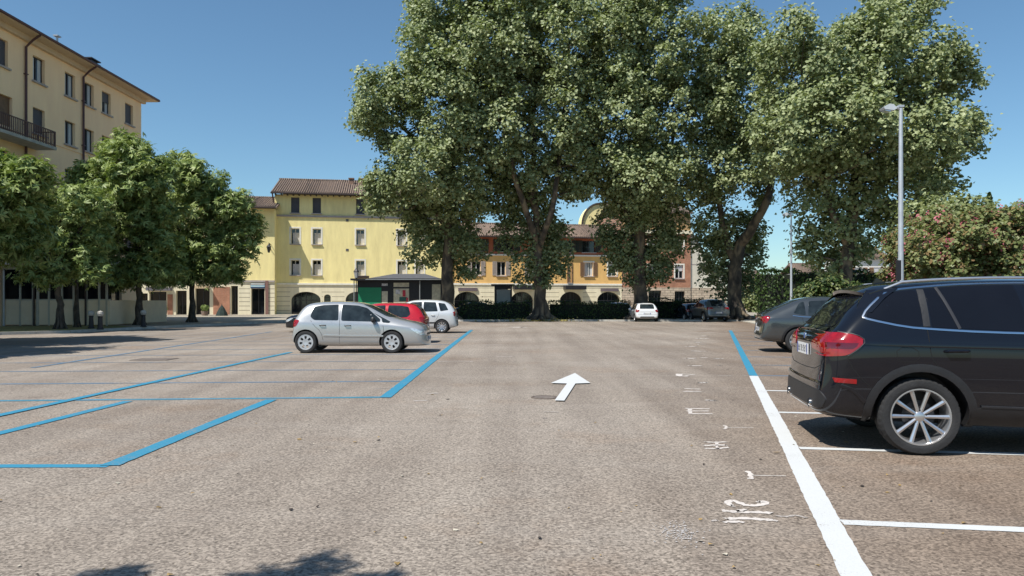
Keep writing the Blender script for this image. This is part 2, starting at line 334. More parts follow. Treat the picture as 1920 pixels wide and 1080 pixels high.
# chalk setting-out marks: strokes lying on the asphalt
def stroke(pts, w, m):
    pts = [Vector(G(*p)) for p in pts]
    for _ in range(2):
        q = [pts[0]]
        for a_, c_ in zip(pts[:-1], pts[1:]): q += [a_.lerp(c_, .25), a_.lerp(c_, .75)]
        pts = q + [pts[-1]]
    pts = [p + Vector((math.sin(i * 5.1 + p.x * 40), math.cos(i * 3.7 + p.y * 30))) * w * .10 for i, p in enumerate(pts)]; a = []; c = []
    for i, p in enumerate(pts):
        d = (pts[min(i + 1, len(pts) - 1)] - pts[max(i - 1, 0)]).normalized(); nn = Vector((-d.y, d.x)) * w / 2 * (1 + .3 * math.sin(i * 2.3 + p.y * 20))
        a.append(p + nn); c.append(p - nn)
    vs = [(p.x, p.y, .004) for p in a + c]; n = len(a)
    return vs, [(i, i + 1, n + i + 1, n + i) for i in range(n - 1)]
def strokes(name, lst, m):
    b = MB()
    for pts, w in [(p_, w_ * 1.7) for p_, w_ in lst]: b.add(*stroke(pts, w, m))
    o = b.build(name, m); o['kind'] = 'structure'; return o
strokes('chalk_number', [
    ([(1374, 949), (1361, 944), (1373, 938), (1388, 945), (1405, 949), (1425, 948), (1438, 943), (1432, 941), (1420, 941)], .03),
    ([(1353, 958), (1385, 961), (1420, 961), (1448, 963)], .032),
    ([(1360, 974), (1395, 972), (1430, 975), (1455, 976)], .032),
    ([(1358, 979), (1393, 979)], .028), ([(1384, 959), (1396, 957)], .03)], M['chalk'])
strokes('chalk_number', [([(1322, 829), (1342, 830), (1361, 829)], .026), ([(1320, 836), (1340, 835), (1362, 835)], .03),
    ([(1322, 841), (1344, 842), (1366, 839)], .032), ([(1343, 830), (1345, 842)], .02)], M['chalk'])
strokes('chalk_tick', [([(1358, 798), (1363, 802), (1358, 805)], .022), ([(1363, 802), (1413, 802)], .012)], M['chalk'])
strokes('chalk_tick', [([(1402, 884), (1409, 892), (1407, 899)], .026), ([(1410, 892), (1474, 893)], .012)], M['chalk'])
strokes('chalk_number', [([(1284, 766), (1330, 767)], .035), ([(1287, 771), (1330, 771)], .03), ([(1292, 776), (1336, 776)], .035), ([(1293, 766), (1294, 776)], .03)], M['chalk'])
strokes('chalk_number', [([(1284, 729), (1313, 730)], .04), ([(1282, 734), (1314, 734)], .05)], M['chalk'])
strokes('chalk_dot', [([(1328, 751), (1338, 751)], .07)], M['chalk'])
strokes('chalk_dot', [([(1313, 717.6), (1322, 717.6)], .09)], M['chalk'])
strokes('chalk_number', [([(1273, 701), (1274, 706), (1290, 705)], .06), ([(1273, 701), (1302, 703)], .04)], M['chalk'])
strokes('chalk_tick', [([(1292, 686), (1316, 686)], .08), ([(1346, 685), (1352, 685)], .07), ([(1286, 672), (1303, 672)], .1), ([(1314, 671), (1327, 671)], .08), ([(1343, 672.5), (1352, 672.5)], .1)], M['chalk'])
strokes('chalk_tick', [([(1298, 658), (1318, 659)], .12), ([(1310, 645.5), (1318, 645.5)], .12), ([(1288, 649.5), (1305, 649.5)], .12), ([(1302, 642), (1316, 642)], .13), ([(1309, 635), (1327, 635)], .17), ([(1311, 630), (1325, 630)], .17)], M['chalk'])
strokes('chalk_line', [([(1280, 624.6), (1366, 622)], .12), ([(1347, 704.6), (1372, 704.3)], .03), ([(1392, 704.6), (1408, 704.4)], .035)], M['chalk_faint'])
strokes('chalk_line', [([(1455, 968), (1475, 970), (1492, 966), (1512, 972)], .018), ([(1335, 977), (1346, 976)], .02)], M['chalk_faint'])
strokes('chalk_line', [([(700, 729), (745, 727)], .04), ([(776, 752), (802, 751)], .04), ([(798, 739), (820, 737)], .05)], M['chalk_faint'])
strokes('chalk_line', [([(820, 678), (862, 677), (888, 678)], .06), ([(930, 669), (962, 668.5)], .05), ([(905, 647), (942, 646.6)], .08)], M['chalk_faint'])
strokes('chalk_line', [([(1020, 772.5), (1048, 773)], .03), ([(1018, 785), (1026, 785)], .03)], M['chalk_faint'])
strokes('painted_dash', [([(955, 613.6), (986, 613.6)], .45)], M['chalk'])
strokes('painted_dash', [([(1318, 611), (1336, 611)], .3), ([(1275, 608), (1300, 608)], .3)], M['chalk_faint'])
# whitish spill of plaster dust: irregular dabs
b = MB(); rnd = random.Random(5)
for i in range(260):
    a = rnd.gauss(0, 1); q = rnd.gauss(0, 1); cx, cy = G(1274 + a * 19 + q * 8, 1000 + q * 11); r = rnd.uniform(.002, .009)
    n = 6; pts = [(cx + r * rnd.uniform(.5, 1.3) * math.cos(k * 1.047), cy + r * rnd.uniform(.5, 1.3) * math.sin(k * 1.047), .0041 + i * .000004) for k in range(n)]
    b.add(pts, [tuple(range(n))])
o = b.build('plaster_spill', mat('plaster_dust', (.48, .45, .43), .9, 0, .15, 20)); o['kind'] = 'stuff'; tag(o, 'pale splash of plaster dust on the asphalt near the lower chalk number', 'spill')
# small stones and dry leaves scattered
b = MB(); rnd = random.Random(11)
for i in range(230):
    Y = 3.8 + 26 * rnd.random() ** 2; X = rnd.uniform(-.7, .75) * Y; r = rnd.uniform(.006, .022) * (1 + Y * .04)
    if rnd.random() < .25: r *= 1.6
    pts = [(X + r * rnd.uniform(.4, 1) * math.cos(k * 1.257), Y + r * rnd.uniform(.4, 1) * math.sin(k * 1.257), .004 + rnd.uniform(.0, .012)) for k in range(5)]
    b.add(pts, [tuple(range(5))], rnd.choice([0, 0, 1, 2]))
lf = [mat('dry_leaf', (.30, .20, .08), .9, 0, .4, 8), mat('dark_debris', (.04, .03, .025), .9), mat('pale_debris', (.5, .45, .36), .9)]
tag(b.build('leaf_litter', lf), 'scattered small dry leaves and grit on the asphalt', 'litter', kind='stuff')

def slab(name, poly, z0, z1, m, kerb=None):
    b = MB(); b.prism(poly, z0, z1, 'z'); o = b.build(name, m); o['kind'] = 'structure'; return o
# left pavement (raised) and its kerb
pe = [G(-260, 640), G(0, 628), G(130, 624.5), G(260, 617.5), G(400, 611), G(545, 604)]
pe = [(x, y) for x, y in pe]
slab('pavement', [(x - .16, y + .05) for x, y in pe] + [(-19.5, 74.0), (-60, 74.0), (-60, 20.0), (-35, 20)], -.05, .12, M['paving'])
b = MB()
for p, q in zip(pe[:-1], pe[1:]):
    p = Vector(p); q = Vector(q); L = (q - p).length; ang = math.atan2(q.y - p.y, q.x - p.x); n = max(1, int(L / 1.0))
    for i in range(n):
        c = p.lerp(q, (i + .5) / n); Mx = Matrix.Translation((c.x, c.y, 0)) @ Matrix.Rotation(ang, 4, 'Z')
        b.box(-L / n / 2 + .006, L / n / 2 - .006, -.08, .085, -.05, .13, 0, Mx)
b.build('kerb', M['kerb'])['kind'] = 'structure'
sheet('verge', [(x - .3, y + .1) for x, y in pe[1:4]] + [(-24.0, 44.5), (-28.5, 41.5), (-30, 34)], .125, M['grass'])
# piazza beyond, slightly higher
slab('piazza', [(-60, 74.02), (-19.0, 74.02), (-17.5, 69.5), (60, 69.5), (60, 120), (-60, 120)], -.05, .16, M['paving'])
# far planting strip with kerb along the hedge
slab('planting_strip', [(-9.5, 56.9), (19.8, 56.9), (19.8, 60.5), (-9.5, 60.5)], -.05, .10, M['soil'])
b = MB()
for i in range(30): b.box(-9.6 + i, -8.61 + i, 56.68, 56.89, -.05, .13)
b.build('kerb', M['kerb'])['kind'] = 'structure'
slab('gravel_path', [G(1372, 599.5), G(1462, 616.5), (60, 38.5), (60, 53), (20.5, 55.5)], -.05, .06, mat('gravel', (.46, .43, .37), .95, 0, .35, 7, bump=.8, bscale=30))
slab('garden_soil', [(21.5, 55.6), (60, 53.2), (60, 80), (21.5, 69)], -.05, .09, M['soil'])
# manhole cover
o = thing('manhole_cover', (*G(1021, 745.5), 0), 0, 'round dark cast iron manhole cover beside the foot of the white arrow', 'manhole cover')
b = MB(); b.lathe([(0, .010), (.165, .010), (.17, .004)], 32, axis='z'); b.build('lid', mat('cast_iron', (.17, .14, .12), .8, .1, .4, 14, bump=.6, bscale=40), o)
b = MB(); b.lathe([(.172, .004), (.175, .012), (.205, .012), (.21, .003)], 32, axis='z'); b.build('rim', mat('iron_rim', (.14, .11, .09), .8, .2, .3, 14), o)
o = thing('manhole_cover', (*G(290, 674), 0), 0, 'small dark drain cover among the blue stalls on the left', 'manhole cover')
b = MB(); b.box(-.42, .42, -.3, .3, .001, .012); b.build('lid', MATS['cast_iron'], o)
b = MB(); b.box(-.48, .48, -.36, .36, .001, .009); b.build('rim', MATS['iron_rim'], o)

# ------------------------------------------------------------------ buildings
def openwall(b, L, Z0, Z1, ops, depth=.25, mi=0, mr=None, U0=0.0):
    """front wall in plane y=0 facing -y with real openings and reveals; ops: (u0,u1,v0,v1,arch_rise)"""
    mr = mi if mr is None else mr
    us = sorted({U0, L} | {round(o[0], 4) for o in ops} | {round(o[1], 4) for o in ops})
    vs = sorted({Z0, Z1} | {round(o[2], 4) for o in ops} | {round(o[3], 4) for o in ops})
    us = [u for u in us if U0 <= u <= L]; vs = [v for v in vs if Z0 <= v <= Z1]
    for i in range(len(us) - 1):
        for j in range(len(vs) - 1):
            cu, cv = (us[i] + us[i + 1]) / 2, (vs[j] + vs[j + 1]) / 2
            if any(o[0] < cu < o[1] and o[2] < cv < o[3] for o in ops): continue
            b.add([(us[i], 0, vs[j]), (us[i + 1], 0, vs[j]), (us[i + 1], 0, vs[j + 1]), (us[i], 0, vs[j + 1])], [(0, 1, 2, 3)], mi)
    for o in ops:
        u0, u1, v0, v1 = o[:4]; rise = o[4] if len(o) > 4 else 0
        if rise:
            n = 14; arc = []
            for k in range(n + 1):
                t = math.pi * (1 - k / n); arc.append(((u0 + u1) / 2 + (u1 - u0) / 2 * math.cos(t), v1 - rise + rise * math.sin(t)))
            for k in range(n):
                (a0, c0), (a1, c1) = arc[k], arc[k + 1]
                b.add([(a0, 0, c0), (a1, 0, c1), (a1, 0, v1), (a0, 0, v1)], [(0, 1, 2, 3)], mi)
                b.add([(a0, 0, c0), (a1, 0, c1), (a1, depth, c1), (a0, depth, c0)], [(0, 1, 2, 3)], mr)
            vt = v1 - rise
        else:
            vt = v1; b.add([(u0, 0, v1), (u1, 0, v1), (u1, depth, v1), (u0, depth, v1)], [(0, 1, 2, 3)], mr)
        b.add([(u0, 0, v0), (u0, 0, vt), (u0, depth, vt), (u0, depth, v0)], [(0, 1, 2, 3)], mr)
        b.add([(u1, 0, v0), (u1, 0, vt), (u1, depth, vt), (u1, depth, v0)], [(0, 1, 2, 3)], mr)
        b.add([(u0, 0, v0), (u1, 0, v0), (u1, depth, v0), (u0, depth, v0)], [(0, 1, 2, 3)], mr)
def shell(b, L, D, Z0, Z1, mi=0, U0=0.0, y0=0.0):
    for (x, y, x2, y2) in ((U0, y0, U0, D), (L, y0, L, D), (U0, D, L, D)):
        b.add([(x, y, Z0), (x2, y2, Z0), (x2, y2, Z1), (x, y, Z1)], [(0, 1, 2, 3)], mi)

M['trim_white'] = mat('trim_white', (.80, .77, .68), .8, 0, .1, 3)
M['stone_sill'] = mat('stone_sill', (.40, .35, .33), .8, 0, .15, 4)
M['frame_white'] = mat('frame_white', (.62, .62, .60), .6, 0, .08)
M['frame_dark'] = mat('frame_dark', (.035, .035, .04), .5, 0, .2)
M['blind_grey'] = mat('blind_grey', (.60, .59, .60), .7, 0, .08, 2)
M['blind_dark'] = mat('blind_dark', (.085, .085, .10), .7, 0, .1, 2)
M['curtain'] = mat('curtain', (.52, .55, .58), .9, 0, .2, 2, stretch=(9, 9, .5))
M['dark_in'] = mat('dark_interior', (.018, .018, .02), .9)
M['shutter_green'] = mat('shutter_green', (.022, .04, .032), .6, 0, .2, 4)
M['shutter_brown'] = mat('shutter_brown', (.21, .12, .065), .7, 0, .2, 4)
M['shutter_grey'] = mat('shutter_grey', (.38, .33, .30), .7, 0, .15, 4)
M['tiles'] = None
def tilemat():
    m, n, b, N = newmat('roof_tiles'); L = n.links.new; b.inputs['Roughness'].default_value = .9
    tc = N('ShaderNodeTexCoord'); vo = N('ShaderNodeTexVoronoi'); mp = N('ShaderNodeMapping'); mp.inputs['Scale'].default_value = (4.2, 2.6, 0); L(tc.outputs['Object'], mp.inputs[0]); L(mp.outputs[0], vo.inputs[0])
    cr = N('ShaderNodeValToRGB'); e = cr.color_ramp.elements; e[0].color = (.10, .075, .06, 1); e[1].color = (.36, .24, .17, 1); k = e.new(.45); k.color = (.21, .155, .12, 1); k = e.new(.75); k.color = (.27, .20, .155, 1)
    s = N('ShaderNodeSeparateColor'); L(vo.outputs['Color'], s.inputs[0]); L(s.outputs[0], cr.inputs[0])
    wv = N('ShaderNodeTexWave'); wv.inputs['Scale'].default_value = 1.35; wv.bands_direction = 'X'; L(tc.outputs['Object'], wv.inputs[0])
    mx = N('ShaderNodeMix'); mx.data_type = 'RGBA'; mx.blend_type = 'MULTIPLY'; mx.inputs[0].default_value = .5; L(cr.outputs[0], mx.inputs[6]); L(wv.outputs[0], mx.inputs[7]); L(cr.outputs[0], b.inputs['Base Color'])
    bp = N('ShaderNodeBump'); bp.inputs['Strength'].default_value = 1; bp.inputs['Distance'].default_value = .12; L(wv.outputs[0], bp.inputs['Height']); L(bp.outputs[0], b.inputs['Normal'])
    return m
M['tiles'] = tilemat()

def win(parent, u0, u1, v0, v1, depth=.25, frame='frame_white', fill='glass', blind=0.0, blindm='blind_grey', surround=None, sill=True, shutters=None, curtain=False, name='window', arch=0, mull=True, grid=0, low=False):
    """a window set into its opening: frame (part) > pane, sill, surround, roller_blind, shutters"""
    b = MB(); y = depth - .06; t = .06; w = u1 - u0; top = v1 - arch * .35
    if arch:
        n = 14; pr = None
        for k in range(n + 1):
            a = math.pi * (1 - k / n); p = ((u0 + u1) / 2 + w / 2 * math.cos(a), v1 - arch + arch * math.sin(a))
            if pr: b.tube([(pr[0], y + .03, pr[1] - .02), (p[0], y + .03, p[1] - .02)], .05, 4)
            pr = p
        top = v1 - arch
    b.box(u0, u0 + t, y, y + .05, v0, top); b.box(u1 - t, u1, y, y + .05, v0, top)
    b.box(u0 + t, u1 - t, y, y + .05, v0, v0 + t)
    if not arch: b.box(u0 + t, u1 - t, y, y + .05, v1 - t, v1)
    else: b.box(u0 + t, u1 - t, y, y + .05, v1 - arch - .05, v1 - arch + .03)
    if mull:
        c = (u0 + u1) / 2; b.box(c - .04, c + .04, y - .005, y + .045, v0 + t, v1 - t)
    for k in range(grid):
        uu = u0 + w * (k + 1) / (grid + 1); b.box(uu - .02, uu + .02, y + .003, y + .043, v0 + t, v1 - t)
    fr = b.build(name, M[frame], parent)
    b = MB()
    if arch:
        n = 14; pts = [(u0, v0), (u1, v0)] + [((u0 + u1) / 2 + w / 2 * math.cos(math.pi * k / n), v1 - arch + arch * math.sin(math.pi * k / n)) for k in range(n + 1)]
        b.prism(pts, y + .055, y + .08)
    else: b.box(u0 - .02, u1 + .02, y + .055, y + .08, v0 - .02, v1 + .02)
    b.build('pane', M[fill], fr)
    if curtain:
        b = MB(); c = (u0 + u1) / 2
        b.box(u0 + t, u0 + w * .40, y + .047, y + .053, v0 + t, v1 - t); b.box(u1 - w * .32, u1 - t, y + .047, y + .053, v0 + t, v1 - t); b.build('curtain', M['curtain'], fr)
    if blind > 0:
        b = MB(); n = max(2, int((v1 - v0) * blind / .06)); h = (v1 - v0) * blind
        vb_ = v0 + .01 if low else v1 - h; ub_ = u0 + (.17 if low else .02)  # low: blind cut short and narrow, bare dark glass imitates reveal shade
        for k in range(n): b.box(ub_, u1 - .02, y - .03, y - .012, vb_ + h * k / n, vb_ + h * (k + .88) / n)
        b.build('roller_blind', M[blindm], fr)
    if sill:
        b = MB(); b.box(u0 - .12, u1 + .12, -.14, depth - .065, v0 - .10, v0 - .003); b.build('sill', M['stone_sill'], fr)
    if surround:
        b = MB(); s = .17
        b.box(u0 - s, u0 - .003, -.025, .02, v0 - .003 + (0 if sill else -s), v1 + s); b.box(u1 + .003, u1 + s, -.025, .02, v0 - .003 + (0 if sill else -s), v1 + s); b.box(u0 - .003, u1 + .003, -.025, .02, v1 + .003, v1 + s)
        if not sill: b.box(u0 - .003, u1 + .003, -.025, .02, v0 - s, v0 - .003)
        b.build('surround', M[surround], fr)
    if shutters:
        for sx in (-1, 1):
            b = MB(); hw = w / 2; x0 = u0 - hw - .02 if sx < 0 else u1 + .02
            b.box(x0, x0 + .06, -.07, -.02, v0, v1); b.box(x0 + hw - .06, x0 + hw, -.07, -.02, v0, v1)
            b.box(x0 + .06, x0 + hw - .06, -.07, -.02, v0, v0 + .08); b.box(x0 + .06, x0 + hw - .06, -.07, -.02, v1 - .08, v1)
            n = int((v1 - v0 - .16) / .07)
            for k in range(n):
                z = v0 + .08 + (v1 - v0 - .16) * (k + .5) / n; b.box(x0 + .06, x0 + hw - .06, -.062, -.028, z - .024, z + .024)
            b.build('shutter', M[shutters], fr)
    return fr
def gable_roof(parent, L, D, ze, rise, over=.8, U0=0.0, m='tiles', side=.3, thick=.16):
    """pitched roof, ridge along x"""
    b = MB(); x0, x1 = U0 - side, L + side; n = max(4, int((x1 - x0) / .4)); rnd = random.Random(int(L * 10))
    ym = D / 2
    for (ya, yb, s) in ((-over, ym, 1), (ym, D + over, -1)):
        za, zb = (ze, ze + rise) if s > 0 else (ze + rise, ze)
        vs = [(x0, ya, za), (x1, ya, za), (x1, yb, zb), (x0, yb, zb), (x0, ya, za - thick), (x1, ya, za - thick), (x1, yb, zb - thick), (x0, yb, zb - thick)]
        b.add(vs, [(0, 1, 2, 3), (4, 7, 6, 5), (0, 4, 5, 1), (0, 3, 7, 4), (1, 5, 6, 2)])
    # rows of rounded cover tiles on the front slope
    for i in range(int((x1 - x0) / .24)):
        x = x0 + .12 + i * .24; j = rnd.uniform(-.02, .02)
        b.tube([(x, -over - .05 + j, ze + .02), (x + j, ym, ze + rise + .02)], .075, 5, 0)
    b.tube([(x0, ym, ze + rise + .05), (x1, ym, ze + rise + .05)], .13, 6, 0)
    return b.build('roof', M[m], parent)
def place(name, px, Z, rz, label, cat, z=0):
    return thing(name, (PX(px, Z), Z, z), rz, label, cat)
class FM:
    """maps photo measures to facade coordinates (u,v) of a wall through origin o at angle a"""
    def __init__(s, o, a): s.o = Vector(o[:2]); s.a = a; s.d = Vector((math.cos(a), math.sin(a)))
    def u(s, px):
        k = (px - 960) / F   # ox + u dx = k (oy + u dy)
        return (k * s.o.y - s.o.x) / (s.d.x - k * s.d.y)
    def v(s, px, py):
        Y = s.o.y + s.u(px) * s.d.y; return CH + (HY - py) / F * Y

# ---- yellow four-storey building
Zy = 80.0; YO = (PX(515, Zy), Zy); A10 = R(10)
M['yellow_plaster'] = mat('yellow_plaster', (.90, .765, .36), .9, 0, .13, .9, bump=.15, bscale=20, stretch=(1.6, 1.6, .35))
M['yellow_upper'] = mat('yellow_upper', (.62, .50, .27), .9, 0, .08, .9)
M['cream_plaster'] = mat('cream_plaster', (.78, .71, .52), .9, 0, .10, 1.2, bump=.1, bscale=20, stretch=(1.6, 1.6, .35))
yb = thing('yellow_building', (*YO, 0), A10, 'tall bright yellow four-storey house with brown tiled roof and cream arched ground floor', 'building')
f = FM(YO, A10); Ly = f.u(828); Hy = f.v(600, 366)
cols = [553.5, 594, 675.5, 753, 787]
vb = {}
ops = []; wins = []
hw = .44
for ci, c in enumerate(cols):
    u = f.u(c)
    for (yt, ybt, kind) in ((371, 400, 'attic'), (429, 458, 'mid'), (488, 516, 'mid')):
        z0, z1 = f.v(600, ybt) , f.v(600, yt)
        ops.append((u - hw, u + hw, z0, z1)); wins.append((u - hw, u + hw, z0, z1, kind))
vbase = f.v(600, 533)
arches = [(f.u(546), f.u(601), .0, f.v(570, 547), .9), (f.u(607.5), f.u(620), .16, f.v(610, 552), .3), (f.u(648), f.u(690), .0, f.v(660, 547), .9), (f.u(715), f.u(770), 0, f.v(740, 547), .9), (f.u(785), f.u(812), 0, f.v(790, 549), .7)]
b = MB(); openwall(b, Ly, vbase, f.v(600, 401), [o for o in ops if o[3] < f.v(600, 405)], .42, 0)
o_att = [o for o in ops if o[3] > f.v(600, 405)]
openwall(b, Ly, f.v(600, 401), Hy, o_att, .22, 1)
shell(b, Ly, 12, 0, Hy, 0)
b.build('wall', [M['yellow_plaster'], M['yellow_plaster']], yb, fixn=False)
b = MB(); b.v = []; openwall(b, Ly, 0.0, vbase, arches, .5, 0)
zz = .9
rus = b
rus.build('ground_floor_wall', M['cream_plaster'], yb, fixn=False)
b = MB(); b.box(-.03, Ly + .03, -.10, .01, vbase - .06, vbase + .12); b.build('string_course', M['trim_white'], yb)
b = MB(); b.box(-.03, Ly + .03, -.12, .01, f.v(600, 407.5), f.v(600, 404)); b.build('string_course', M['stone_sill'], yb)
# rustication joints as dark recess strips kept between arches
def free_segments(L, z, ops, U0=0.0):
    cuts = [(o[0] - .12, o[1] + .12) for o in ops if o[2] - .1 < z < o[3] + .1]; cuts.sort(); s = []; x = U0
    for a, c in cuts:
        if a > x: s.append((x, a))
        x = max(x, c)
    if x < L: s.append((x, L))
    return s
M['joint'] = mat('joint', (.30, .25, .18), .9)
b = MB()
k = .55
while k < vbase - .2:
    for a, c in free_segments(Ly, k, arches): b.box(a, c, -.004, .002, k - .025, k + .025)
    k += .5
b.build('joint_lines', M['joint'], yb)
for (u0, u1, z0, z1, kind) in wins:
    if kind == 'attic': win(yb, u0, u1, z0, z1, .22, 'frame_dark', 'glass', .98, 'blind_dark', None, True)
    else: win(yb, u0, u1, z0, z1, .42, 'frame_white', 'glass', .74, 'blind_grey', 'trim_white', True, low=True)  # dark glass above and left of the blind stands for recess shadow
for i, a in enumerate(arches):
    win(yb, a[0], a[1], a[2], a[3], .5, 'frame_dark', 'glass', arch=a[4], sill=False, grid=2 if i != 1 else 0, mull=i != 1, name='shop_window')
gable_roof(yb, Ly, 12, Hy + .12, 2.4, .85)
b = MB()
for i in range(int(Ly / .6)): b.box(.1 + i * .6, .22 + i * .6, -.78, 0, Hy - .14, Hy - .02)
b.build('rafter_tails', mat('dark_wood', (.06, .045, .035), .8), yb)
b = MB(); b.tube([(-.3, -.93, Hy + .02), (Ly + .3, -.93, Hy + .02)], .09, 6); b.build('gutter', M['brownmetal'], yb)
b = MB(); b.tube([(-.12, -.9, Hy - .05), (-.12, -.3, Hy - .5), (-.12, -.12, Hy - .8), (-.12, -.12, .2)], .075, 8); b.build('drainpipe', mat('copper_pipe', (.13, .085, .07), .6, .3), yb)
b = MB()
for px_ in (656, 676): 
    u = f.u(px_); b.box(u - .25, u + .25, 4.2, 4.8, Hy + 1.4, Hy + 2.55); b.box(u - .33, u + .33, 4.1, 4.9, Hy + 2.55, Hy + 2.65)
b.build('chimney', mat('chimney_brick', (.24, .15, .11), .9, 0, .2, 6), yb)
b = MB(); 
for (px_, py_) in ((651, 413), (651, 468.5)): b.box(f.u(px_) - .14, f.u(px_) + .14, -.03, .02, f.v(px_, py_ + 2), f.v(px_, py_ - 2))
b.build('wall_vent', M['blind_dark'], yb)
b = MB(); u = f.u(679); z = f.v(679, 514); b.box(u - .7, u + .75, -.45, -.14, z - .45, z - .2); b.build('window_box', M['brownmetal'], yb)

# ---- left neighbour with shops (two storeys), stands slightly forward
NO = (PX(515, 78.5) , 78.5); nf = FM(NO, A10)
nb = thing('shop_house', (*NO, 0), A10, 'lower yellow house with shop openings and brick pier, left of the tall yellow house', 'building')
U0 = nf.u(215); Hn = nf.v(490, 391); vg = nf.v(490, 528)
shops = [(nf.u(219), nf.u(255), 0, nf.v(240, 544)), (nf.u(264), nf.u(277) , 0, nf.v(270, 550)), (nf.u(280), nf.u(312), 0, nf.v(290, 547)), (nf.u(366), nf.u(393), 0, nf.v(380, 541)), (nf.u(433), nf.u(446), 0, nf.v(440, 536)), (nf.u(471), nf.u(496), .16, nf.v(480, 541)), (nf.u(330), nf.u(350), 0, nf.v(340, 545))]
shops = sorted(shops)
nw = [(nf.u(c) - .5, nf.u(c) + .5, nf.v(490, 470), nf.v(490, 437)) for c in (250, 300, 350, 400, 450)] 
b = MB(); openwall(b, 0, vg, Hn, nw, .28, 0, U0=U0); shell(b, 0, 11, 0, Hn, 0, U0=U0); b.build('wall', M['yellow_plaster'], nb, fixn=False)
b = MB(); openwall(b, 0, 0, vg, shops, .6, 0, U0=U0); b.build('ground_floor_wall', M['cream_plaster'], nb, fixn=False)
b = MB(); b.box(U0, 0, -.10, .01, vg - .05, vg + .14); b.build('string_course', M['stone_sill'], nb)
b = MB(); k = .6
while k < vg - .2:
    for a, c in free_segments(0, k, shops, nf.u(447)): b.box(a, c, -.004, .002, k - .03, k + .03)
    k += .45
b.build('joint_lines', M['joint'], nb)
for w_ in nw: win(nb, *w_, .28, 'frame_dark', 'glass', .9, 'blind_dark', 'trim_white')
for s_ in shops: win(nb, *s_, .6, 'frame_dark', 'glass', sill=False, name='shop_window')
M['brick'] = brickmat('brick', (.42, .135, .065), (.50, .19, .10), (.42, .30, .22))
for (p0, p1, pt) in ((400, 431, 538), (314, 324, 552), (258, 264, 552)):
    b = MB(); b.box(nf.u(p0), nf.u(p1), -.06, .01, 0.16, nf.v(410, pt)); o = b.build('brick_pier', M['brick'], nb)
b = MB(); b.box(nf.u(497.5), nf.u(503.5), -.12, .01, .16, vg + .1); b.build('pier', mat('red_granite', (.22, .12, .10), .6, 0, .2, 8), nb)
b = MB(); b.box(nf.u(470), nf.u(497), -.10, -.02, nf.v(480, 540.5), nf.v(480, 531)); so_ = b.build('shop_sign', mat('sign_blue', (.03, .07, .16), .4), nb)
b = MB(); b.box(nf.u(470.5), nf.u(496.5), -.12, -.101, nf.v(480, 538), nf.v(480, 535)); b.build('sign_stripe', mat('sign_pale', (.45, .62, .68), .4), so_)
b = MB(); b.box(nf.u(470.5), nf.u(496.5), -.118, -.101, nf.v(480, 533.4), nf.v(480, 531.6)); b.build('sign_stripe', M['trim_white'], so_)
b = MB(); b.box(nf.u(366), nf.u(393), -.7, -.02, nf.v(380, 541), nf.v(380, 535.5)); b.build('awning', mat('awning_tan', (.55, .42, .26), .8, 0, .1), nb)
b = MB(); b.box(nf.u(278), nf.u(323), -.8, -.02, nf.v(300, 545), nf.v(300, 539)); b.build('awning', mat('awning_grey', (.14, .13, .15), .8, 0, .1), nb)
gable_roof(nb, 0, 11, Hn + .1, 1.75, .9, U0=U0)
b = MB(); b.tube([(U0, -.98, Hn), (.2, -.98, Hn)], .09, 6); b.build('gutter', M['brownmetal'], nb)

# ---- orange building
OO = (YO[0] + math.cos(A10) * Ly, YO[1] + math.sin(A10) * Ly); of = FM(OO, A10)
ob = thing('orange_building', (*OO, 0), A10, 'orange house with red-brown upper storey and tiled roof behind the plane trees', 'building')
Lo = of.u(1166); Ho = of.v(1000, 446); vm = of.v(1000, 479); vo_ = of.v(1000, 533)
M['orange_plaster'] = mat('orange_plaster', (.76, .47, .17), .9, 0, .10, .9, bump=.15, bscale=20, stretch=(1.6, 1.6, .35))
M['rust_plaster'] = mat('rust_plaster', (.42, .13, .065), .9, 0, .10, .9)
up = [(of.u(c) - .75, of.u(c) + .75, of.v(1000, 472), of.v(1000, 450)) for c in (891, 950, 1060, 1104)]
lo = [(of.u(c) - .5, of.u(c) + .5, of.v(1000, 517), of.v(1000, 491)) for c in (893, 940, 1000, 1104, 1148)] + [(of.u(1066), of.u(1071), of.v(1000, 530), of.v(1000, 492))]
oa = [(of.u(852), of.u(899), 0, of.v(880, 547), 1.0), (of.u(928), of.u(953), .16, of.v(940, 541), 0), (of.u(958), of.u(1000), 0, of.v(980, 547), 1.0), (of.u(1050), of.u(1091), 0, of.v(1070, 547), 1.0), (of.u(1120), of.u(1163), 0, of.v(1140, 547), 1.0)]
b = MB(); openwall(b, Lo, vm, Ho, up, .25, 0); b.build('upper_wall', M['rust_plaster'], ob, fixn=False)
b = MB(); openwall(b, Lo, vo_, vm, lo, .25, 0); shell(b, Lo, 10, 0, Ho, 0); b.build('wall', M['orange_plaster'], ob, fixn=False)
b = MB(); openwall(b, Lo, 0, vo_, oa, .5, 0); b.build('ground_floor_wall', M['cream_plaster'], ob, fixn=False)
b = MB(); b.box(0, Lo, -.10, .01, vm - .06, vm + .12); b.build('string_course', M['trim_white'], ob)
b = MB(); b.box(0, Lo, -.08, .01, vo_ - .1, vo_ + .1); b.build('string_course', M['trim_white'], ob)
b = MB(); k = .55
while k < vo_ - .2:
    for a, c in free_segments(Lo, k, oa): b.box(a, c, -.004, .002, k - .025, k + .025)
    k += .5
b.build('joint_lines', M['joint'], ob)
for w_ in up: win(ob, *w_, .25, 'frame_dark', 'glass', 0, shutters='shutter_green')
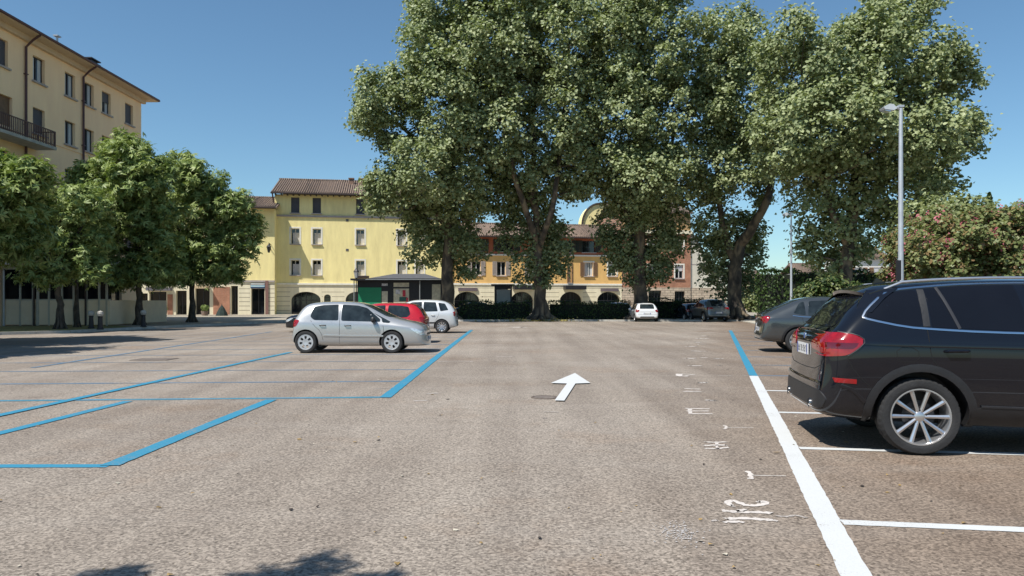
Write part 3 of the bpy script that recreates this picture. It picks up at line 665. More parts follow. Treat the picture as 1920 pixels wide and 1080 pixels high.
for i, w_ in enumerate(lo): win(ob, *w_, .25, 'frame_white', 'glass', .5 if i == 4 else 0, 'blind_grey', None if i < 3 or i == 5 else 'trim_white', shutters='shutter_grey' if i in (0, 1, 2) else 'shutter_brown' if i != 4 else None, curtain=i == 3)
for i, a in enumerate(oa): win(ob, a[0], a[1], a[2], a[3], .5, 'frame_dark', 'dark_in' if i == 3 else 'glass', arch=a[4], sill=False, grid=2, name='shop_window')
for (p0, p1) in ((859, 895), (1126, 1159)):
    b = MB(); b.box(of.u(p0), of.u(p1), -.16, -.03, of.v(1000, 546), of.v(1000, 540)); b.build('sign_board', mat('sign_board', (.14, .11, .12), .6, 0, .15), ob)
b = MB(); b.box(of.u(961), of.u(1003), -1.3, -.03, of.v(1000, 543), of.v(1000, 535.5)); b.build('awning', M['darkmetal'], ob)
b = MB(); b.box(of.u(1056), of.u(1094), -1.3, -.03, of.v(1070, 543), of.v(1070, 535.5)); b.build('awning', M['darkmetal'], ob)
gable_roof(ob, Lo, 10, Ho + .1, 1.9, .85)
b = MB(); b.tube([(0, -.93, Ho), (Lo, -.93, Ho)], .08, 6); b.build('gutter', M['brownmetal'], ob)
b = MB(); u = of.u(848); b.tube([(u, -.1, .2), (u, -.1, Ho - .6), (u, -.8, Ho)], .07, 6); b.build('drainpipe', MATS['copper_pipe'], ob)

# ---- yellow tower-like house rising behind the orange one
bo = (PX(1092, 101), 101); bf = FM(bo, A10)
bb = thing('rear_house', (*bo, 0), A10, 'pale yellow house with curved gable shoulder rising behind the orange building', 'building')
Lb = bf.u(1285); hb = bf.v(1200, 384)
pts = [(0, 0), (Lb, 0), (Lb, hb), (bf.u(1125), hb)] + [(bf.u(1125) - (bf.u(1125)) * math.sin(t), hb - 2.9 * (1 - math.cos(t))) for t in [i * math.pi / 2 / 8 for i in range(1, 9)]]
b = MB(); b.prism(pts, 0, 2.2); b.build('wall', M['yellow_plaster'], bb)
b = MB(); b.tube([(p[0] - .05, -.1, p[1] + .05) for p in pts[2:]], .13, 5); b.build('roof_edge', M['brownmetal'], bb)
# ---- brick house
ko = (OO[0] + math.cos(A10) * Lo + .02, OO[1] + math.sin(A10) * Lo); kf = FM(ko, A10)
kb = thing('brick_house', (*ko, 0), A10, 'red brick house with stone base between the orange building and the white gabled house', 'building')
Lk = kf.u(1295); hk = kf.v(1260, 400); vs_ = kf.v(1260, 539)
kw = [(kf.u(1266), kf.u(1281), kf.v(1270, 522), kf.v(1270, 497)), (kf.u(1267), kf.u(1281), kf.v(1270, 471), kf.v(1270, 452)), (kf.u(1215), kf.u(1229), kf.v(1270, 522), kf.v(1270, 497)), (kf.u(1215), kf.u(1229), kf.v(1270, 471), kf.v(1270, 452))]
b = MB(); openwall(b, Lk, vs_, kf.v(1260, 438), kw, .2, 0); shell(b, Lk, 10, 0, hk, 0); b.build('wall', M['brick'], kb, fixn=False)
kg = [(kf.u(1216), kf.u(1240), 0, kf.v(1228, 545), 0), (kf.u(1265), kf.u(1284), .9, kf.v(1270, 546), 0)]
b = MB(); openwall(b, Lk, 0, vs_, kg, .3, 0); b.build('ground_floor_wall', brickmat('stone_base', (.52, .42, .32), (.60, .50, .38), (.30, .24, .19), 1, 'y', .7, .28, .03), kb, fixn=False)
b = MB(); b.box(-.1, Lk + .12, -.22, .01, kf.v(1260, 439), kf.v(1260, 432)); b.build('cornice', M['cream_plaster'], kb)
b = MB(); b.box(0, Lk, .004, .3, kf.v(1260, 432) + .003, hk); b.build('attic_wall', mat('ochre_render', (.42, .27, .13), .9, 0, .15, 2), kb)
for w_ in kw: win(kb, *w_, .2, 'frame_white', 'glass', .45, 'blind_grey', 'trim_white')
for g_ in kg: win(kb, g_[0], g_[1], g_[2], g_[3], .3, 'frame_dark', 'glass', sill=False, grid=3, name='shop_window')
gable_roof(kb, Lk, 10, hk + .1, 1.6, .4, side=.2)
# ---- white gable house right of brick
wo = (ko[0] + math.cos(A10) * Lk + .02, ko[1] + math.sin(A10) * Lk + .2); wf = FM(wo, A10)
wb = thing('white_house', (*wo, 0), A10, 'off-white rendered side house with sloping dark roof edge beside the brick house', 'building')
a = [(0, 0), (wf.u(1362), 0), (wf.u(1362), wf.v(1350, 512)), (wf.u(1338), wf.v(1338, 512)), (wf.u(1310), wf.v(1310, 462)), (wf.u(1297), wf.v(1297, 440)), (0, wf.v(1297, 440))]
b = MB(); b.prism(a, 0, 9); b.build('wall', mat('offwhite_render', (.66, .62, .52), .9, 0, .1, .8, bump=.1), wb)
b = MB()
for i in range(2, 5):
    p, q = a[i], a[i + 1]; b.prism([(p[0], p[1] + .01), (p[0], p[1] + .28), (q[0], q[1] + .28), (q[0], q[1] + .01)], -.3, 9.2)
b.build('roof', mat('slate_roof', (.09, .09, .095), .8, 0, .2, 3), wb)
b = MB(); b.box(0, wf.u(1338), -.02, .01, wf.v(1310, 496.5), wf.v(1310, 495)); b.build('string_course', M['stone_sill'], wb)
b = MB(); b.box(0, wf.u(1362), -.05, .01, 0.1, wf.v(1310, 540)); b.build('plinth', MATS['stone_base'], wb)
# ---- far white houses glimpsed at the right
def small_house(px0, px1, Z, ytop, label, m, roofm='tiles', nwin=2):
    o = place('far_house', px0, Z, 0, label, 'house'); L = PX(px1, Z) - PX(px0, Z); h = PZ(ytop, Z)
    ww = [(L * (i + .5) / nwin - .5, L * (i + .5) / nwin + .5, h - 2.6, h - 1.1) for i in range(nwin)]
    b = MB(); openwall(b, L, 0, h, ww, .15, 0); shell(b, L, 7, 0, h, 0); b.build('wall', m, o, fixn=False)
    for w_ in ww: win(o, *w_, .15, 'frame_dark', 'glass', .6, 'blind_grey', shutters='shutter_brown')
    gable_roof(o, L, 7, h + .1, 1.4, .4, m=roofm)
    return o
wh = mat('white_render', (.72, .70, .66), .9, 0, .08, 1)
small_house(1592, 1664, 88, 484, 'white house with brown shutters glimpsed between the right plane tree and the pink flowering shrubs', wh)
small_house(1498, 1540, 110, 512, 'small far white house low behind the thin lamp post', wh, nwin=1)
small_house(1395, 1432, 120, 525, 'distant low house peeping over the tall dark hedge', mat('rose_render', (.5, .33, .26), .9), nwin=1)

# ---- left apartment block: facade faces +X
LX = -29.0; LY0 = 28.0; LY1 = 58.4
lb = thing('apartment_block', (LX, LY0, 0), R(90), 'long beige apartment block with balcony, downpipes and wide eaves on the left', 'building')
M['beige_plaster'] = mat('beige_plaster', (.98, .68, .42), .92, 0, .07, .7, bump=.12, bscale=18, stretch=(1.6, 1.6, .35))
LL = LY1 - LY0; HL = 17.35
uz = lambda px: LX * F / (px - 960) - LY0     # photo column -> distance along the facade
lw = []
for px in (-40, 2, 73, 131.5, 167, 199.5, 242):
    u = uz(px)
    lw.append((u - .58, u + .58, 14.9, 16.45, px, 0)); 
    lw.append((u - .58, u + .58, 11.75, 13.3, px, 1)); lw.append((u - .58, u + .58, 8.6, 10.15, px, 2))
    lw.append((u - .58, u + .58, 5.4, 7.0, px, 3))
# balcony doors
bd = (uz(10) - .6, uz(10) + .6, 10.95, 13.3)
lw = [w_ for w_ in lw if not (w_[5] == 1 and w_[4] < 60)]
gd = [(1.5 + 3.4 * i, 3.7 + 3.4 * i, .16, 3.4) for i in range(8)]
b = MB(); openwall(b, LL, 0, HL, [w_[:4] for w_ in lw] + [bd] + gd, .25, 0); shell(b, LL, 13, 0, HL, 0); b.build('wall', M['beige_plaster'], lb, fixn=False)
for i, w_ in enumerate(lw):
    px, row = w_[4], w_[5]
    shut = (px == 242) or (px == 73 and row == 1) or (row == 0 and px < 10)
    half = {(199.5, 0): .45}.get((px, row), 0)
    win(lb, *w_[:4], .25, 'frame_dark', 'glass', .97 if shut else half, 'blind_dark', None, True, curtain=not shut)
b_ = win(lb, *bd, .25, 'frame_dark', 'glass', .9, 'shutter_brown', None, False, name='balcony_door')
for g_ in gd: win(lb, *g_, .25, 'frame_dark', 'glass', sill=False, name='shop_window')
b = MB()
ub0, ub1 = 4.0, uz(68)
b.box(ub0, ub1, -1.25, .01, 10.72, 10.9); bal = b.build('balcony', M['concrete'], lb)
b = MB(); n = int((ub1 - ub0) / .16)
b.box(ub0 + .03, ub1 - .03, -1.22, -1.17, 11.78, 11.84); b.box(ub0 + .03, ub1 - .03, -1.215, -1.175, 10.98, 11.02)
for i in range(n + 1):
    u = ub0 + .05 + i * (ub1 - ub0 - .1) / n; b.box(u - .03, u + .03, -1.21, -1.18, 10.9, 11.78)
for k in range(7): b.box(ub1 - .05, ub1 - .02, -1.15 + k * .17, -1.12 + k * .17, 10.9, 11.78)
b.box(ub1 - .06, ub1 - .01, -1.17, 0, 11.78, 11.84)
b.build('railing', mat('rail_rust', (.11, .055, .045), .6, .2), bal)
b = MB(); b.box(-.02, LL + .02, -.06, .01, 11.44, 11.54); b.build('string_course', M['beige_plaster'], lb)
b = MB(); b.box(-1, LL + .9, -.92, .3, HL - .02, HL + .10); b.build('soffit', mat('soffit', (.62, .47, .32), .9, 0, .06), lb)
b = MB(); b.box(-1, LL + .25, -.25, -.003, HL - .35, HL - .023); b.build('cornice', MATS['soffit'], lb)
b = MB(); b.tube([(-1, -.98, HL + .10), (LL + .9, -.98, HL + .10)], .085, 8); b.tube([(LL + .96, -1.0, HL + .10), (LL + .96, 13.5, HL + .10)], .085, 8); b.build('gutter', mat('gutter_maroon', (.10, .05, .055), .5, .3), lb)
b = MB(); o_ = .9
vs = [(-1, -o_, HL + .11), (LL + o_, -o_, HL + .11), (LL + o_, 13 + o_, HL + .11), (-1, 13 + o_, HL + .11), (-1, 6.5, HL + 2.6), (LL - 6, 6.5, HL + 2.6)]
b.add(vs, [(0, 1, 5, 4), (1, 2, 5), (2, 3, 4, 5), (0, 4, 3), (0, 3, 2, 1)]); b.build('roof', M['tiles'], lb)
for px in (46, 154):
    b = MB(); u = uz(px); b.tube([(u, -.95, HL), (u, -.5, HL - .3), (u, -.1, HL - .7), (u, -.1, .3)], .07, 8)
    for z in (15, 12, 9, 6, 3): b.box(u - .1, u + .1, -.19, 0, z, z + .06)
    b.build('drainpipe', MATS['gutter_maroon'], lb)
b = MB(); u = uz(113) ; b.tube([(u, .2, HL + .2), (u, .2, HL + 1.15)], .07, 8); b.box(u - .2, u + .2, 0.05, .35, HL + 1.15, HL + 1.22); b.build('flue', M['steel'], lb)
b = MB(); u = uz(194); b.box(u - .5, u + .5, .6, 1.4, HL + .2, HL + 1.0); b.box(u - .6, u + .6, .5, 1.5, HL + 1.0, HL + 1.08); b.box(u - .4, u + .4, .65, 1.35, HL + 1.081, HL + 1.25); b.box(u - .6, u + .6, .5, 1.5, HL + 1.25, HL + 1.33); b.build('chimney', M['darkmetal'], lb)

# ---- cafe terrace enclosure in front of the block
to = (PX(-20, 42.5), 42.5)
tb = thing('terrace_pavilion', (*to, 0.12), 0, 'beige cafe terrace enclosure with low panels, dark windows and slim posts at the left', 'pavilion')
TL = PX(206, 42.5) - to[0]; zt = PZ(563, 42.5) - .12; zh = PZ(497, 42.5) - .12
tan_ = mat('tan_panel', (.82, .68, .48), .8, 0, .08, 1.5)
pale = mat('pale_post', (.50, .47, .38), .7, 0, .08, 3)
b = MB(); b.box(0, TL, .0, .06, .06, zt); b.box(TL - .06, TL, .062, 7, .06, zt); b.build('low_panel', tan_, tb)
b = MB(); b.box(0, TL, -.01, .09, zt + .003, zt + .07); b.box(0, TL, -.0, .08, zh - .25, zh); b.build('rail', pale, tb)
for px in (4, 38, 62, 71, 92, 116, 139, 162, 186, 200):
    b = MB(); u = PX(px, 42.5) - to[0]; w_ = .05 if px not in (4, 71, 139) else .07
    b.box(u - w_, u + w_, -.03, .05 - .003, 0, zh - .003); b.build('post', pale, tb)
for px in (10, 66, 113 + 31, 163 - .5):
    b = MB(); u = PX(px, 42.5) - to[0]; b.tube([(u, -.12, 0), (u, -.12, zh - .3)], .05, 8); b.build('support_pole', M['brownmetal'] if px != 10 else M['galv'], tb)
b = MB(); b.box(0.05, TL - .05, .052, .058, zt + .07, zh - .25); b.build('pane', M['glass_tint'], tb)
b = MB(); b.add([(-.5, -.6, zh), (TL + .4, -.6, zh), (TL + .4, 7.5, zh + .5), (-.5, 7.5, zh + .5), (-.5, -.6, zh + .1), (TL + .4, -.6, zh + .1), (TL + .4, 7.5, zh + .6), (-.5, 7.5, zh + .6)], [(0, 1, 2, 3), (4, 7, 6, 5), (0, 4, 5, 1), (1, 5, 6, 2), (2, 6, 7, 3), (3, 7, 4, 0)]); b.build('roof', mat('pvc_roof', (.68, .66, .62), .6), tb)

# ---- kiosk in the middle
kx = 700; kz = 66.0
kk = place('kiosk', 664, kz, 0, 'dark newsstand kiosk with flat black roof, green shutter panel and pale side boards', 'kiosk', .0)
k0 = PX(664, kz); W_ = lambda px: PX(px, kz) - k0
H1 = PZ(526, kz); 
b = MB(); b.box(W_(670), W_(832), .0, 3.2, 0, H1 - .003); b.build('cabin', M['darkmetal'], kk)
b = MB(); b.box(W_(661), W_(834), -.9, 4.0, H1, H1 + .16); b.build('roof', M['darkmetal'], kk)
b = MB(); b.add([(W_(690), -.5, H1 + .163), (W_(828), -.5, H1 + .163), (W_(828), 3.6, H1 + .163), (W_(690), 3.6, H1 + .163), (W_(735), .9, H1 + .62), (W_(795), .9, H1 + .62), (W_(795), 2.2, H1 + .62), (W_(735), 2.2, H1 + .62)], [(0, 1, 5, 4), (1, 2, 6, 5), (2, 3, 7, 6), (3, 0, 4, 7), (4, 5, 6, 7)]); b.build('roof_cap', mat('roof_grey', (.10, .10, .105), .6), kk)
b = MB(); b.box(W_(689), W_(834), -.92, -.903, H1 + .04, H1 + .10); b.build('roof_trim', M['steel'], kk)
b = MB()
g0, g1, gz = W_(672), W_(715), PZ(539, kz)
for i in range(22): b.box(g0, g1, -.03, -.003, .25 + (gz - .25) * i / 22, .25 + (gz - .25) * (i + .93) / 22)
b.build('green_shutter', mat('kiosk_green', (.015, .27, .13), .5, 0, .08, 2), kk)
for (p0, p1, ya, yb_) in ((716, 727, 546, 570), (738, 767, 530, 538), (738, 767, 541, 570), (810, 826, 533, 565)):
    z1, z0 = PZ(ya, kz), PZ(yb_, kz); n = max(2, int((z1 - z0) / .22)); b = MB()
    b.box(W_(p0), W_(p1), -.02, -.003, z0, z1)
    for i in range(n): b.box(W_(p0), W_(p1), -.04, -.0205, z0 + (z1 - z0) * i / n, z0 + (z1 - z0) * (i + .78) / n)
    b.build('display_board', mat('board_cream', (.66, .62, .48), .7, 0, .25, 4), kk)
b = MB(); b.box(W_(755), W_(760.5), -.07, -.043, PZ(556, kz), PZ(544, kz)); b.box(W_(762), W_(765), -.07, -.043, PZ(566, kz), PZ(558, kz)); b.build('poster', mat('poster_red', (.55, .03, .06), .5), kk)
b = MB(); b.box(W_(742), W_(750), -.07, -.043, PZ(551, kz), PZ(543, kz)); b.box(W_(716), W_(727), -.055, -.003, PZ(536, kz), PZ(531.5, kz)); b.build('poster', mat('poster_pale', (.6, .6, .64), .5, 0, .5, 9), kk)
b = MB(); b.box(W_(749), W_(763), -.065, -.043, PZ(565, kz), PZ(557, kz)); b.build('poster', mat('poster_teal', (.03, .12, .10), .5, 0, .3, 9), kk)
for px in (667, 789, 832):
    b = MB(); b.tube([(W_(px), -.7, 0), (W_(px), -.7, H1)], .045, 8); b.build('post', M['steel'], kk)
# ---- dark phone-booth-like shelter
ph = place('shelter_booth', 927, 63, 0, 'small black booth with pale barred panel and flat overhanging roof behind the hedge', 'booth')
k0 = PX(927, 63); W_ = lambda px: PX(px, 63) - k0; H2 = PZ(536, 63)
b = MB()
for px in (927, 957): b.box(W_(px), W_(px) + .14, 0, .14, 0, H2 - .003); b.box(W_(px), W_(px) + .14, 1.2, 1.34, 0, H2 - .003)
b.box(W_(927) + .143, W_(957) - .003, .02, .12, .3, PZ(570, 63)); b.box(W_(927) + .143, W_(957) - .003, .02, .12, PZ(542, 63), H2 - .003); b.build('frame', M['darkmetal'], ph)
b = MB(); b.box(W_(921), W_(965), -.3, 1.6, H2, H2 + .14); b.build('roof', M['darkmetal'], ph)
b = MB()
for i in range(9): b.box(W_(932) + i * .14, W_(932) + i * .14 + .09, .04, .07, PZ(569, 63), PZ(543, 63))
b.box(W_(931), W_(957), .08, .09, PZ(569, 63), PZ(543, 63)); b.build('barred_panel', mat('bar_panel', (.38, .38, .37), .5, .3, .1), ph)

# ---- lamps
def street_light(name, px, Z, ytop, r, label, arm_dir, head=.9):
    o = place(name, px, Z, 0, label, 'street lamp'); h = PZ(ytop, Z)
    b = MB(); b.tube([(0, 0, 0), (0, 0, h * .33), (0, 0, h)], [r * 1.5, r * 1.15, r * .75], 14); b.build('pole', M['galv'], o)
    b = MB(); b.box(-r * 2, r * 2, -r * 2, r * 2, 0, .04); b.tube([(0, 0, .04), (0, 0, 1.1)], [r * 1.9, r * 1.9], 12); b.build('base_sleeve', M['galv'], o)
    b = MB(); d = arm_dir
    b.tube([(0, 0, h - .05), (d * .12, 0, h + .02), (d * .3, 0, h - .01)], r * .6, 8); b.box(-.09, .09, -.05, .05, h + .03, h + .1); arm = b.build('arm', M['galv'], o)
    b = MB(); poly = [(d * .2, h - .04), (d * .3, h + .09), (d * head * .7, h + .11), (d * head, h + .0), (d * head * .95, h - .06), (d * .3, h - .10)]
    if d < 0: poly = poly[::-1]
    b.prism(poly, -.16, .16); hd = b.build('lamp_head', mat('lamp_shell', (.60, .62, .63), .4, .2, .06), o)
    b = MB(); b.prism([(d * .36, h - .105), (d * head * .92, h - .065), (d * head * .9, h - .10), (d * .4, h - .14)], -.13, .13); b.build('lens', M['clear_lamp'], hd)
    return o
street_light('street_lamp', 1689, 24, 203, .075, 'tall galvanised lamp post with flat white head in front of the right plane tree', -1, .62)
street_light('street_lamp', 1483.5, 46, 402, .06, 'thin far lamp post standing at the dark tall hedge', -1, .5)
# second thin pole beside the right lamp's foot
o = place('sign_post', 1684.5, 22.5, 0, 'short grey post standing against the foot of the tall right lamp post', 'post'); b = MB(); h = PZ(488, 22.5)
b.tube([(0, 0, 0), (0, 0, h - .15)], .04, 8); b.build('pole', M['darkmetal'], o); b = MB(); b.box(-.06, .06, -.05, .05, h - .6, h); b.build('cap_box', M['darkmetal'], o)
# classic lantern in front of the yellow building
def lantern(px, Z, ytop, label):
    o = place('lantern_post', px, Z, 0, label, 'street lamp'); h = PZ(ytop, Z)
    b = MB(); b.tube([(0, 0, 0), (0, 0, .6), (0, 0, .7), (0, 0, h - .9)], [.12, .1, .055, .04], 10); b.box(-.35, .35, -.02, .02, h - 1.05, h - 1.0); b.build('pole', M['darkmetal'], o)
    b = MB(); b.lathe([(.12, h - .9), (.22, h - .35), (.25, h - .33), (.05, h - .05), (0.0, h)], 6, axis='z'); b.build('lamp_head', M['darkmetal'], o)
    b = MB(); b.lathe([(.128, h - .86), (.218, h - .4)], 6, axis='z'); b.build('lens', M['clear_lamp'], o)
lantern(668, 64, 502, 'black lantern post at the left end of the kiosk')
# wall lantern on the corner of the shop house casting its long shadow
o = thing('wall_lantern', (*(Vector(NO) + Vector((math.cos(A10), math.sin(A10))) * nf.u(508)), nf.v(508, 462)), A10, 'dark wall lantern on a bracket at the corner beside the tall yellow house', 'wall lamp')
b = MB(); b.tube([(0, .0, -.4), (0, -.7, .15), (0, -1.5, .25)], .04, 6); b.tube([(0, 0, .2), (0, -1.5, .25)], .03, 6); b.build('bracket', M['darkmetal'], o)
b = MB(); b.lathe([(.1, -.75), (.22, -.2), (.26, -.16), (.05, .12), (0, .2)], 6, axis='z'); lp = b.build('lamp_head', M['darkmetal'], o); lp.location = (0, -1.5, 0)
# low street things at the left
def bollard(px, py, label):
    x, y = G(px, py, .12); o = thing('bollard', (x, y, .12), 0, label, 'bollard', 'stone bollards under the left trees')
    b = MB(); b.lathe([(0.16, 0), (.16, .05), (.12, .1), (.10, .6), (.13, .64)], 12, axis='z'); b.build('post', M['darkmetal'], o)
    b = MB(); b.lathe([(.05, .62), (.13, .68), (.155, .78), (.13, .88), (.0, .93)], 12, axis='z'); b.build('ball_top', M['concrete'], o)
bollard(171, 616, 'dark bollard with pale ball top nearest the twin tree trunks on the left')
bollard(188, 618, 'dark bollard with pale ball top, middle of the row under the left trees')
bollard(269, 613, 'dark bollard with pale ball top, farthest right of the row under the left trees')
# dark folded canvas pyramid (closed parasol / A-shape) by the brick pier
pz = 73.0; o = place('canvas_tent', 416, pz, 0, 'small dark pyramid-shaped canvas cover standing before the red brick pier', 'tent', .12)
h = PZ(572, pz) - .12; b = MB(); b.lathe([(.62, 0), (.5, h * .3), (.28, h * .7), (.03, h)], 8, axis='z'); b.build('canvas', mat('dark_canvas', (.02, .035, .03), .9, 0, .3, 6), o)
b = MB(); b.tube([(0, 0, h - .1), (0, 0, h + .12)], .03, 6); b.build('pole', M['darkmetal'], o)

# ------------------------------------------------------------------ vehicles
def chaikin(pts, it=2, closed=True):
    for _ in range(it):
        o = []; n = len(pts)
        for i in range(n if closed else n - 1):
            a, c = pts[i], pts[(i + 1) % n]
            o.append(tuple(a[k] * .75 + c[k] * .25 for k in range(len(a)))); o.append(tuple(a[k] * .25 + c[k] * .75 for k in range(len(a))))
        if not closed: o = [pts[0]] + o + [pts[-1]]
        pts = o
    return pts
def fillet(pts, r=.05, n=3):
    o = []; N = len(pts)
    for i in range(N):
        p, a, c = Vector(pts[i][:2]), Vector(pts[i - 1][:2]), Vector(pts[(i + 1) % N][:2])
        la, lc = (a - p).length, (c - p).length; q = min(r, la * .42, lc * .42)
        A, C = p + (a - p) / la * q, p + (c - p) / lc * q
        for k in range(n + 1):
            t = k / n; v = A * (1 - t) ** 2 + p * 2 * t * (1 - t) + C * t * t; o.append((v.x, v.y))
    return o
def loft_body(st, sub):
    """st rows: (x, zb, zs, zt, w, wt, dlow, dmid, dtop); returns subdivided mesh + BVH"""
    NP = 11; vs = []; fs = []
    for (x, B, S, H, Wd, wt, dl, dm, dt) in st:
        k = max(0.12, min(1, (H - S) / .3)); h = S - B
        half = [(0, B, dl), (.70 * Wd, B, dl), (.93 * Wd, B + .02, dl), (.985 * Wd, B + .28 * h, dl * .8 + dm * .2), (Wd, B + .60 * h, dm), (.992 * Wd, S - .07 * h, dm), (.965 * Wd, S, dm),
                ((.955 * Wd + wt) / 2 + .025 * k, S + (H - S) * .52, (dm + dt) / 2), (wt, H - .065 * k, dt), (wt * .80, H - .018 * k, dt), (0, H, dt)]
        for (y, z, d) in half: vs.append((x + d, y, z))
        for (y, z, d) in half[1:-1]: vs.append((x + d, -y, z))
    ring = list(range(NP)) + [NP + (NP - 2 - 1 - i) for i in range(NP - 2)]   # left up then right down
    C = 2 * NP - 2
    for i in range(len(st) - 1):
        for j in range(C): fs.append((i * C + ring[j], i * C + ring[(j + 1) % C], (i + 1) * C + ring[(j + 1) % C], (i + 1) * C + ring[j]))
    for i in (0, len(st) - 1):
        L_ = lambda j: i * C + j
        Rr = lambda j: i * C + (j if j in (0, NP - 1) else NP + j - 1)
        for j in range(0, NP - 1):
            q = [L_(j), L_(j + 1), Rr(j + 1), Rr(j)]; q2 = []
            for a in q:
                if a not in q2: q2.append(a)
            fs.append(tuple(q2))
    me = bpy.data.meshes.new('tmp'); me.from_pydata(vs, [], fs)
    bm = bmesh.new(); bm.from_mesh(me); bmesh.ops.recalc_face_normals(bm, faces=bm.faces); bm.to_mesh(me); bm.free()
    o = bpy.data.objects.new('tmp', me); COL.objects.link(o)
    m = o.modifiers.new('s', 'SUBSURF'); m.levels = sub; m.render_levels = sub
    dg = bpy.context.evaluated_depsgraph_get(); dg.update()
    me2 = bpy.data.meshes.new_from_object(o.evaluated_get(dg)); bpy.data.objects.remove(o)
    bvh = BVHTree.FromPolygons([v.co.copy() for v in me2.vertices], [tuple(p.vertices) for p in me2.polygons])
    return me2, bvh
def cut_wheels(me, wheels):
    o = bpy.data.objects.new('tmp', me); COL.objects.link(o); cs = []
    for (x, y0, y1, z, r) in wheels:
        b = MB(); b.lathe([(0, y0), (r, y0), (r, y1), (0, y1)], 56); c = b.build('cut', M['gap'])
        bm = bmesh.new(); bm.from_mesh(c.data); bmesh.ops.remove_doubles(bm, verts=bm.verts, dist=1e-5); bmesh.ops.recalc_face_normals(bm, faces=bm.faces); bm.to_mesh(c.data); bm.free()
        c.location = (x, 0, z); cs.append(c)
        m = o.modifiers.new('b', 'BOOLEAN'); m.operation = 'DIFFERENCE'; m.object = c; m.solver = 'EXACT'
    bpy.context.view_layer.update(); dg = bpy.context.evaluated_depsgraph_get(); dg.update()
    me2 = bpy.data.meshes.new_from_object(o.evaluated_get(dg)); bpy.data.objects.remove(o)
    for c in cs: bpy.data.objects.remove(c)
    return me2
class Car:
    def __init__(s, name, loc, rz, label, cat, st, L, paint, axles, wr, wy, sub=2, ty=.20, group=None, arch=.055):
        s.t = thing(name, (*loc, 0), rz, label, cat, group); s.L = L; s.cx = L / 2
        st = [(r[0] - s.cx,) + tuple(r[1:]) + ((0, 0, 0) if len(r) == 6 else ()) for r in st]
        me, s.bvh = loft_body(st, sub)
        ws = []
        for ax in axles:
            for sg in (1, -1):
                a, c = sg * (wy - ty - .09), sg * 1.6; ws.append((ax - s.cx, min(a, c), max(a, c), wr, wr + arch))
        me = cut_wheels(me, ws)
        me.materials.clear(); me.materials.append(paint)
        # wheel wells are dark: faces that lie on the cutting cylinders
        me.materials.append(M['plastic'])
        for p in me.polygons:
            p.material_index = 0; c = p.center
            for (x, y0, y1, z, r) in ws:
                if y0 - .01 < c.y < y1 + .01 and abs(math.hypot(c.x - x, c.z - z) - r) < .012 and abs(p.normal.y) < .5: p.material_index = 1
                if abs(c.y - (y0 if y0 > 0 else y1)) < .002 and math.hypot(c.x - x, c.z - z) < r: p.material_index = 1
        me.polygons.foreach_set('use_smooth', [True] * len(me.polygons)); me.set_sharp_from_angle(angle=R(38)); me.update()
        s.body = bpy.data.objects.new('body', me); COL.objects.link(s.body); s.body.parent = s.t
    def hit(s, axis, a, c, sg=1):
        """point+normal on the body skin. side: (x,z) from +-y; rear/front: (y,z) along x; top: (x,y)"""
        if axis == 'side': o, d = Vector((a - s.cx, 3 * sg, c)), Vector((0, -sg, 0))
        elif axis == 'rear': o, d = Vector((-6, a, c)), Vector((1, 0, 0))
        elif axis == 'front': o, d = Vector((6, a, c)), Vector((-1, 0, 0))
        else: o, d = Vector((a - s.cx, c, 5)), Vector((0, 0, -1))
        p, n, i, dist = s.bvh.ray_cast(o, d)
        if p is None:
            p, n, i, dist = s.bvh.find_nearest(o + d * (2.2 if axis == 'side' else 6 - s.cx if axis in ('rear', 'front') else 4))
        if n.dot(d) > 0: n = -n
        return p, n, d
    def decal(s, name, poly, axis, m, sg=1, off=.004, step=.08, parent=None, smooth=2, thick=.02):
        if smooth: poly = fillet(poly, .05 if smooth == 1 else .09)
        bm = bmesh.new(); vs = [bm.verts.new((p[0], p[1], 0)) for p in poly]
        tr = tessellate_polygon([[Vector((p[0], p[1], 0)) for p in poly]])
        for t in tr:
            try: bm.faces.new([vs[i] for i in t])
            except ValueError: pass
        for ax in (0, 1):
            lo_, hi_ = min(p[ax] for p in poly), max(p[ax] for p in poly); k = lo_ + step
            while k < hi_:
                co = Vector((k, 0, 0)) if ax == 0 else Vector((0, k, 0)); no = Vector((1, 0, 0)) if ax == 0 else Vector((0, 1, 0))
                bmesh.ops.bisect_plane(bm, geom=bm.verts[:] + bm.edges[:] + bm.faces[:], plane_co=co, plane_no=no); k += step
        bound = [e for e in bm.edges if e.is_boundary]
        info = {}
        for v in bm.verts:
            p, n, d = s.hit(axis, v.co.x, v.co.y, sg); info[v] = (p, n, d)
        for v, (p, n, d) in info.items(): v.co = p + n * off
        r = bmesh.ops.extrude_edge_only(bm, edges=bound); nv = [g for g in r['geom'] if isinstance(g, bmesh.types.BMVert)]
        d = s.hit(axis, poly[0][0], poly[0][1], sg)[2]
        for v in nv: v.co += d * thick
        bmesh.ops.recalc_face_normals(bm, faces=bm.faces)
        me = bpy.data.meshes.new(name); bm.to_mesh(me)
        nb_ = len([1])
        bm.free(); me.materials.append(m)
        # orient outward
        f0 = max(me.polygons, key=lambda p: p.area)
        if f0.normal.dot(d) > 0: me.flip_normals()
        me.polygons.foreach_set('use_smooth', [True] * len(me.polygons)); me.set_sharp_from_angle(angle=R(40))
        o = bpy.data.objects.new(name, me); COL.objects.link(o); o.parent = parent or s.t
        return o
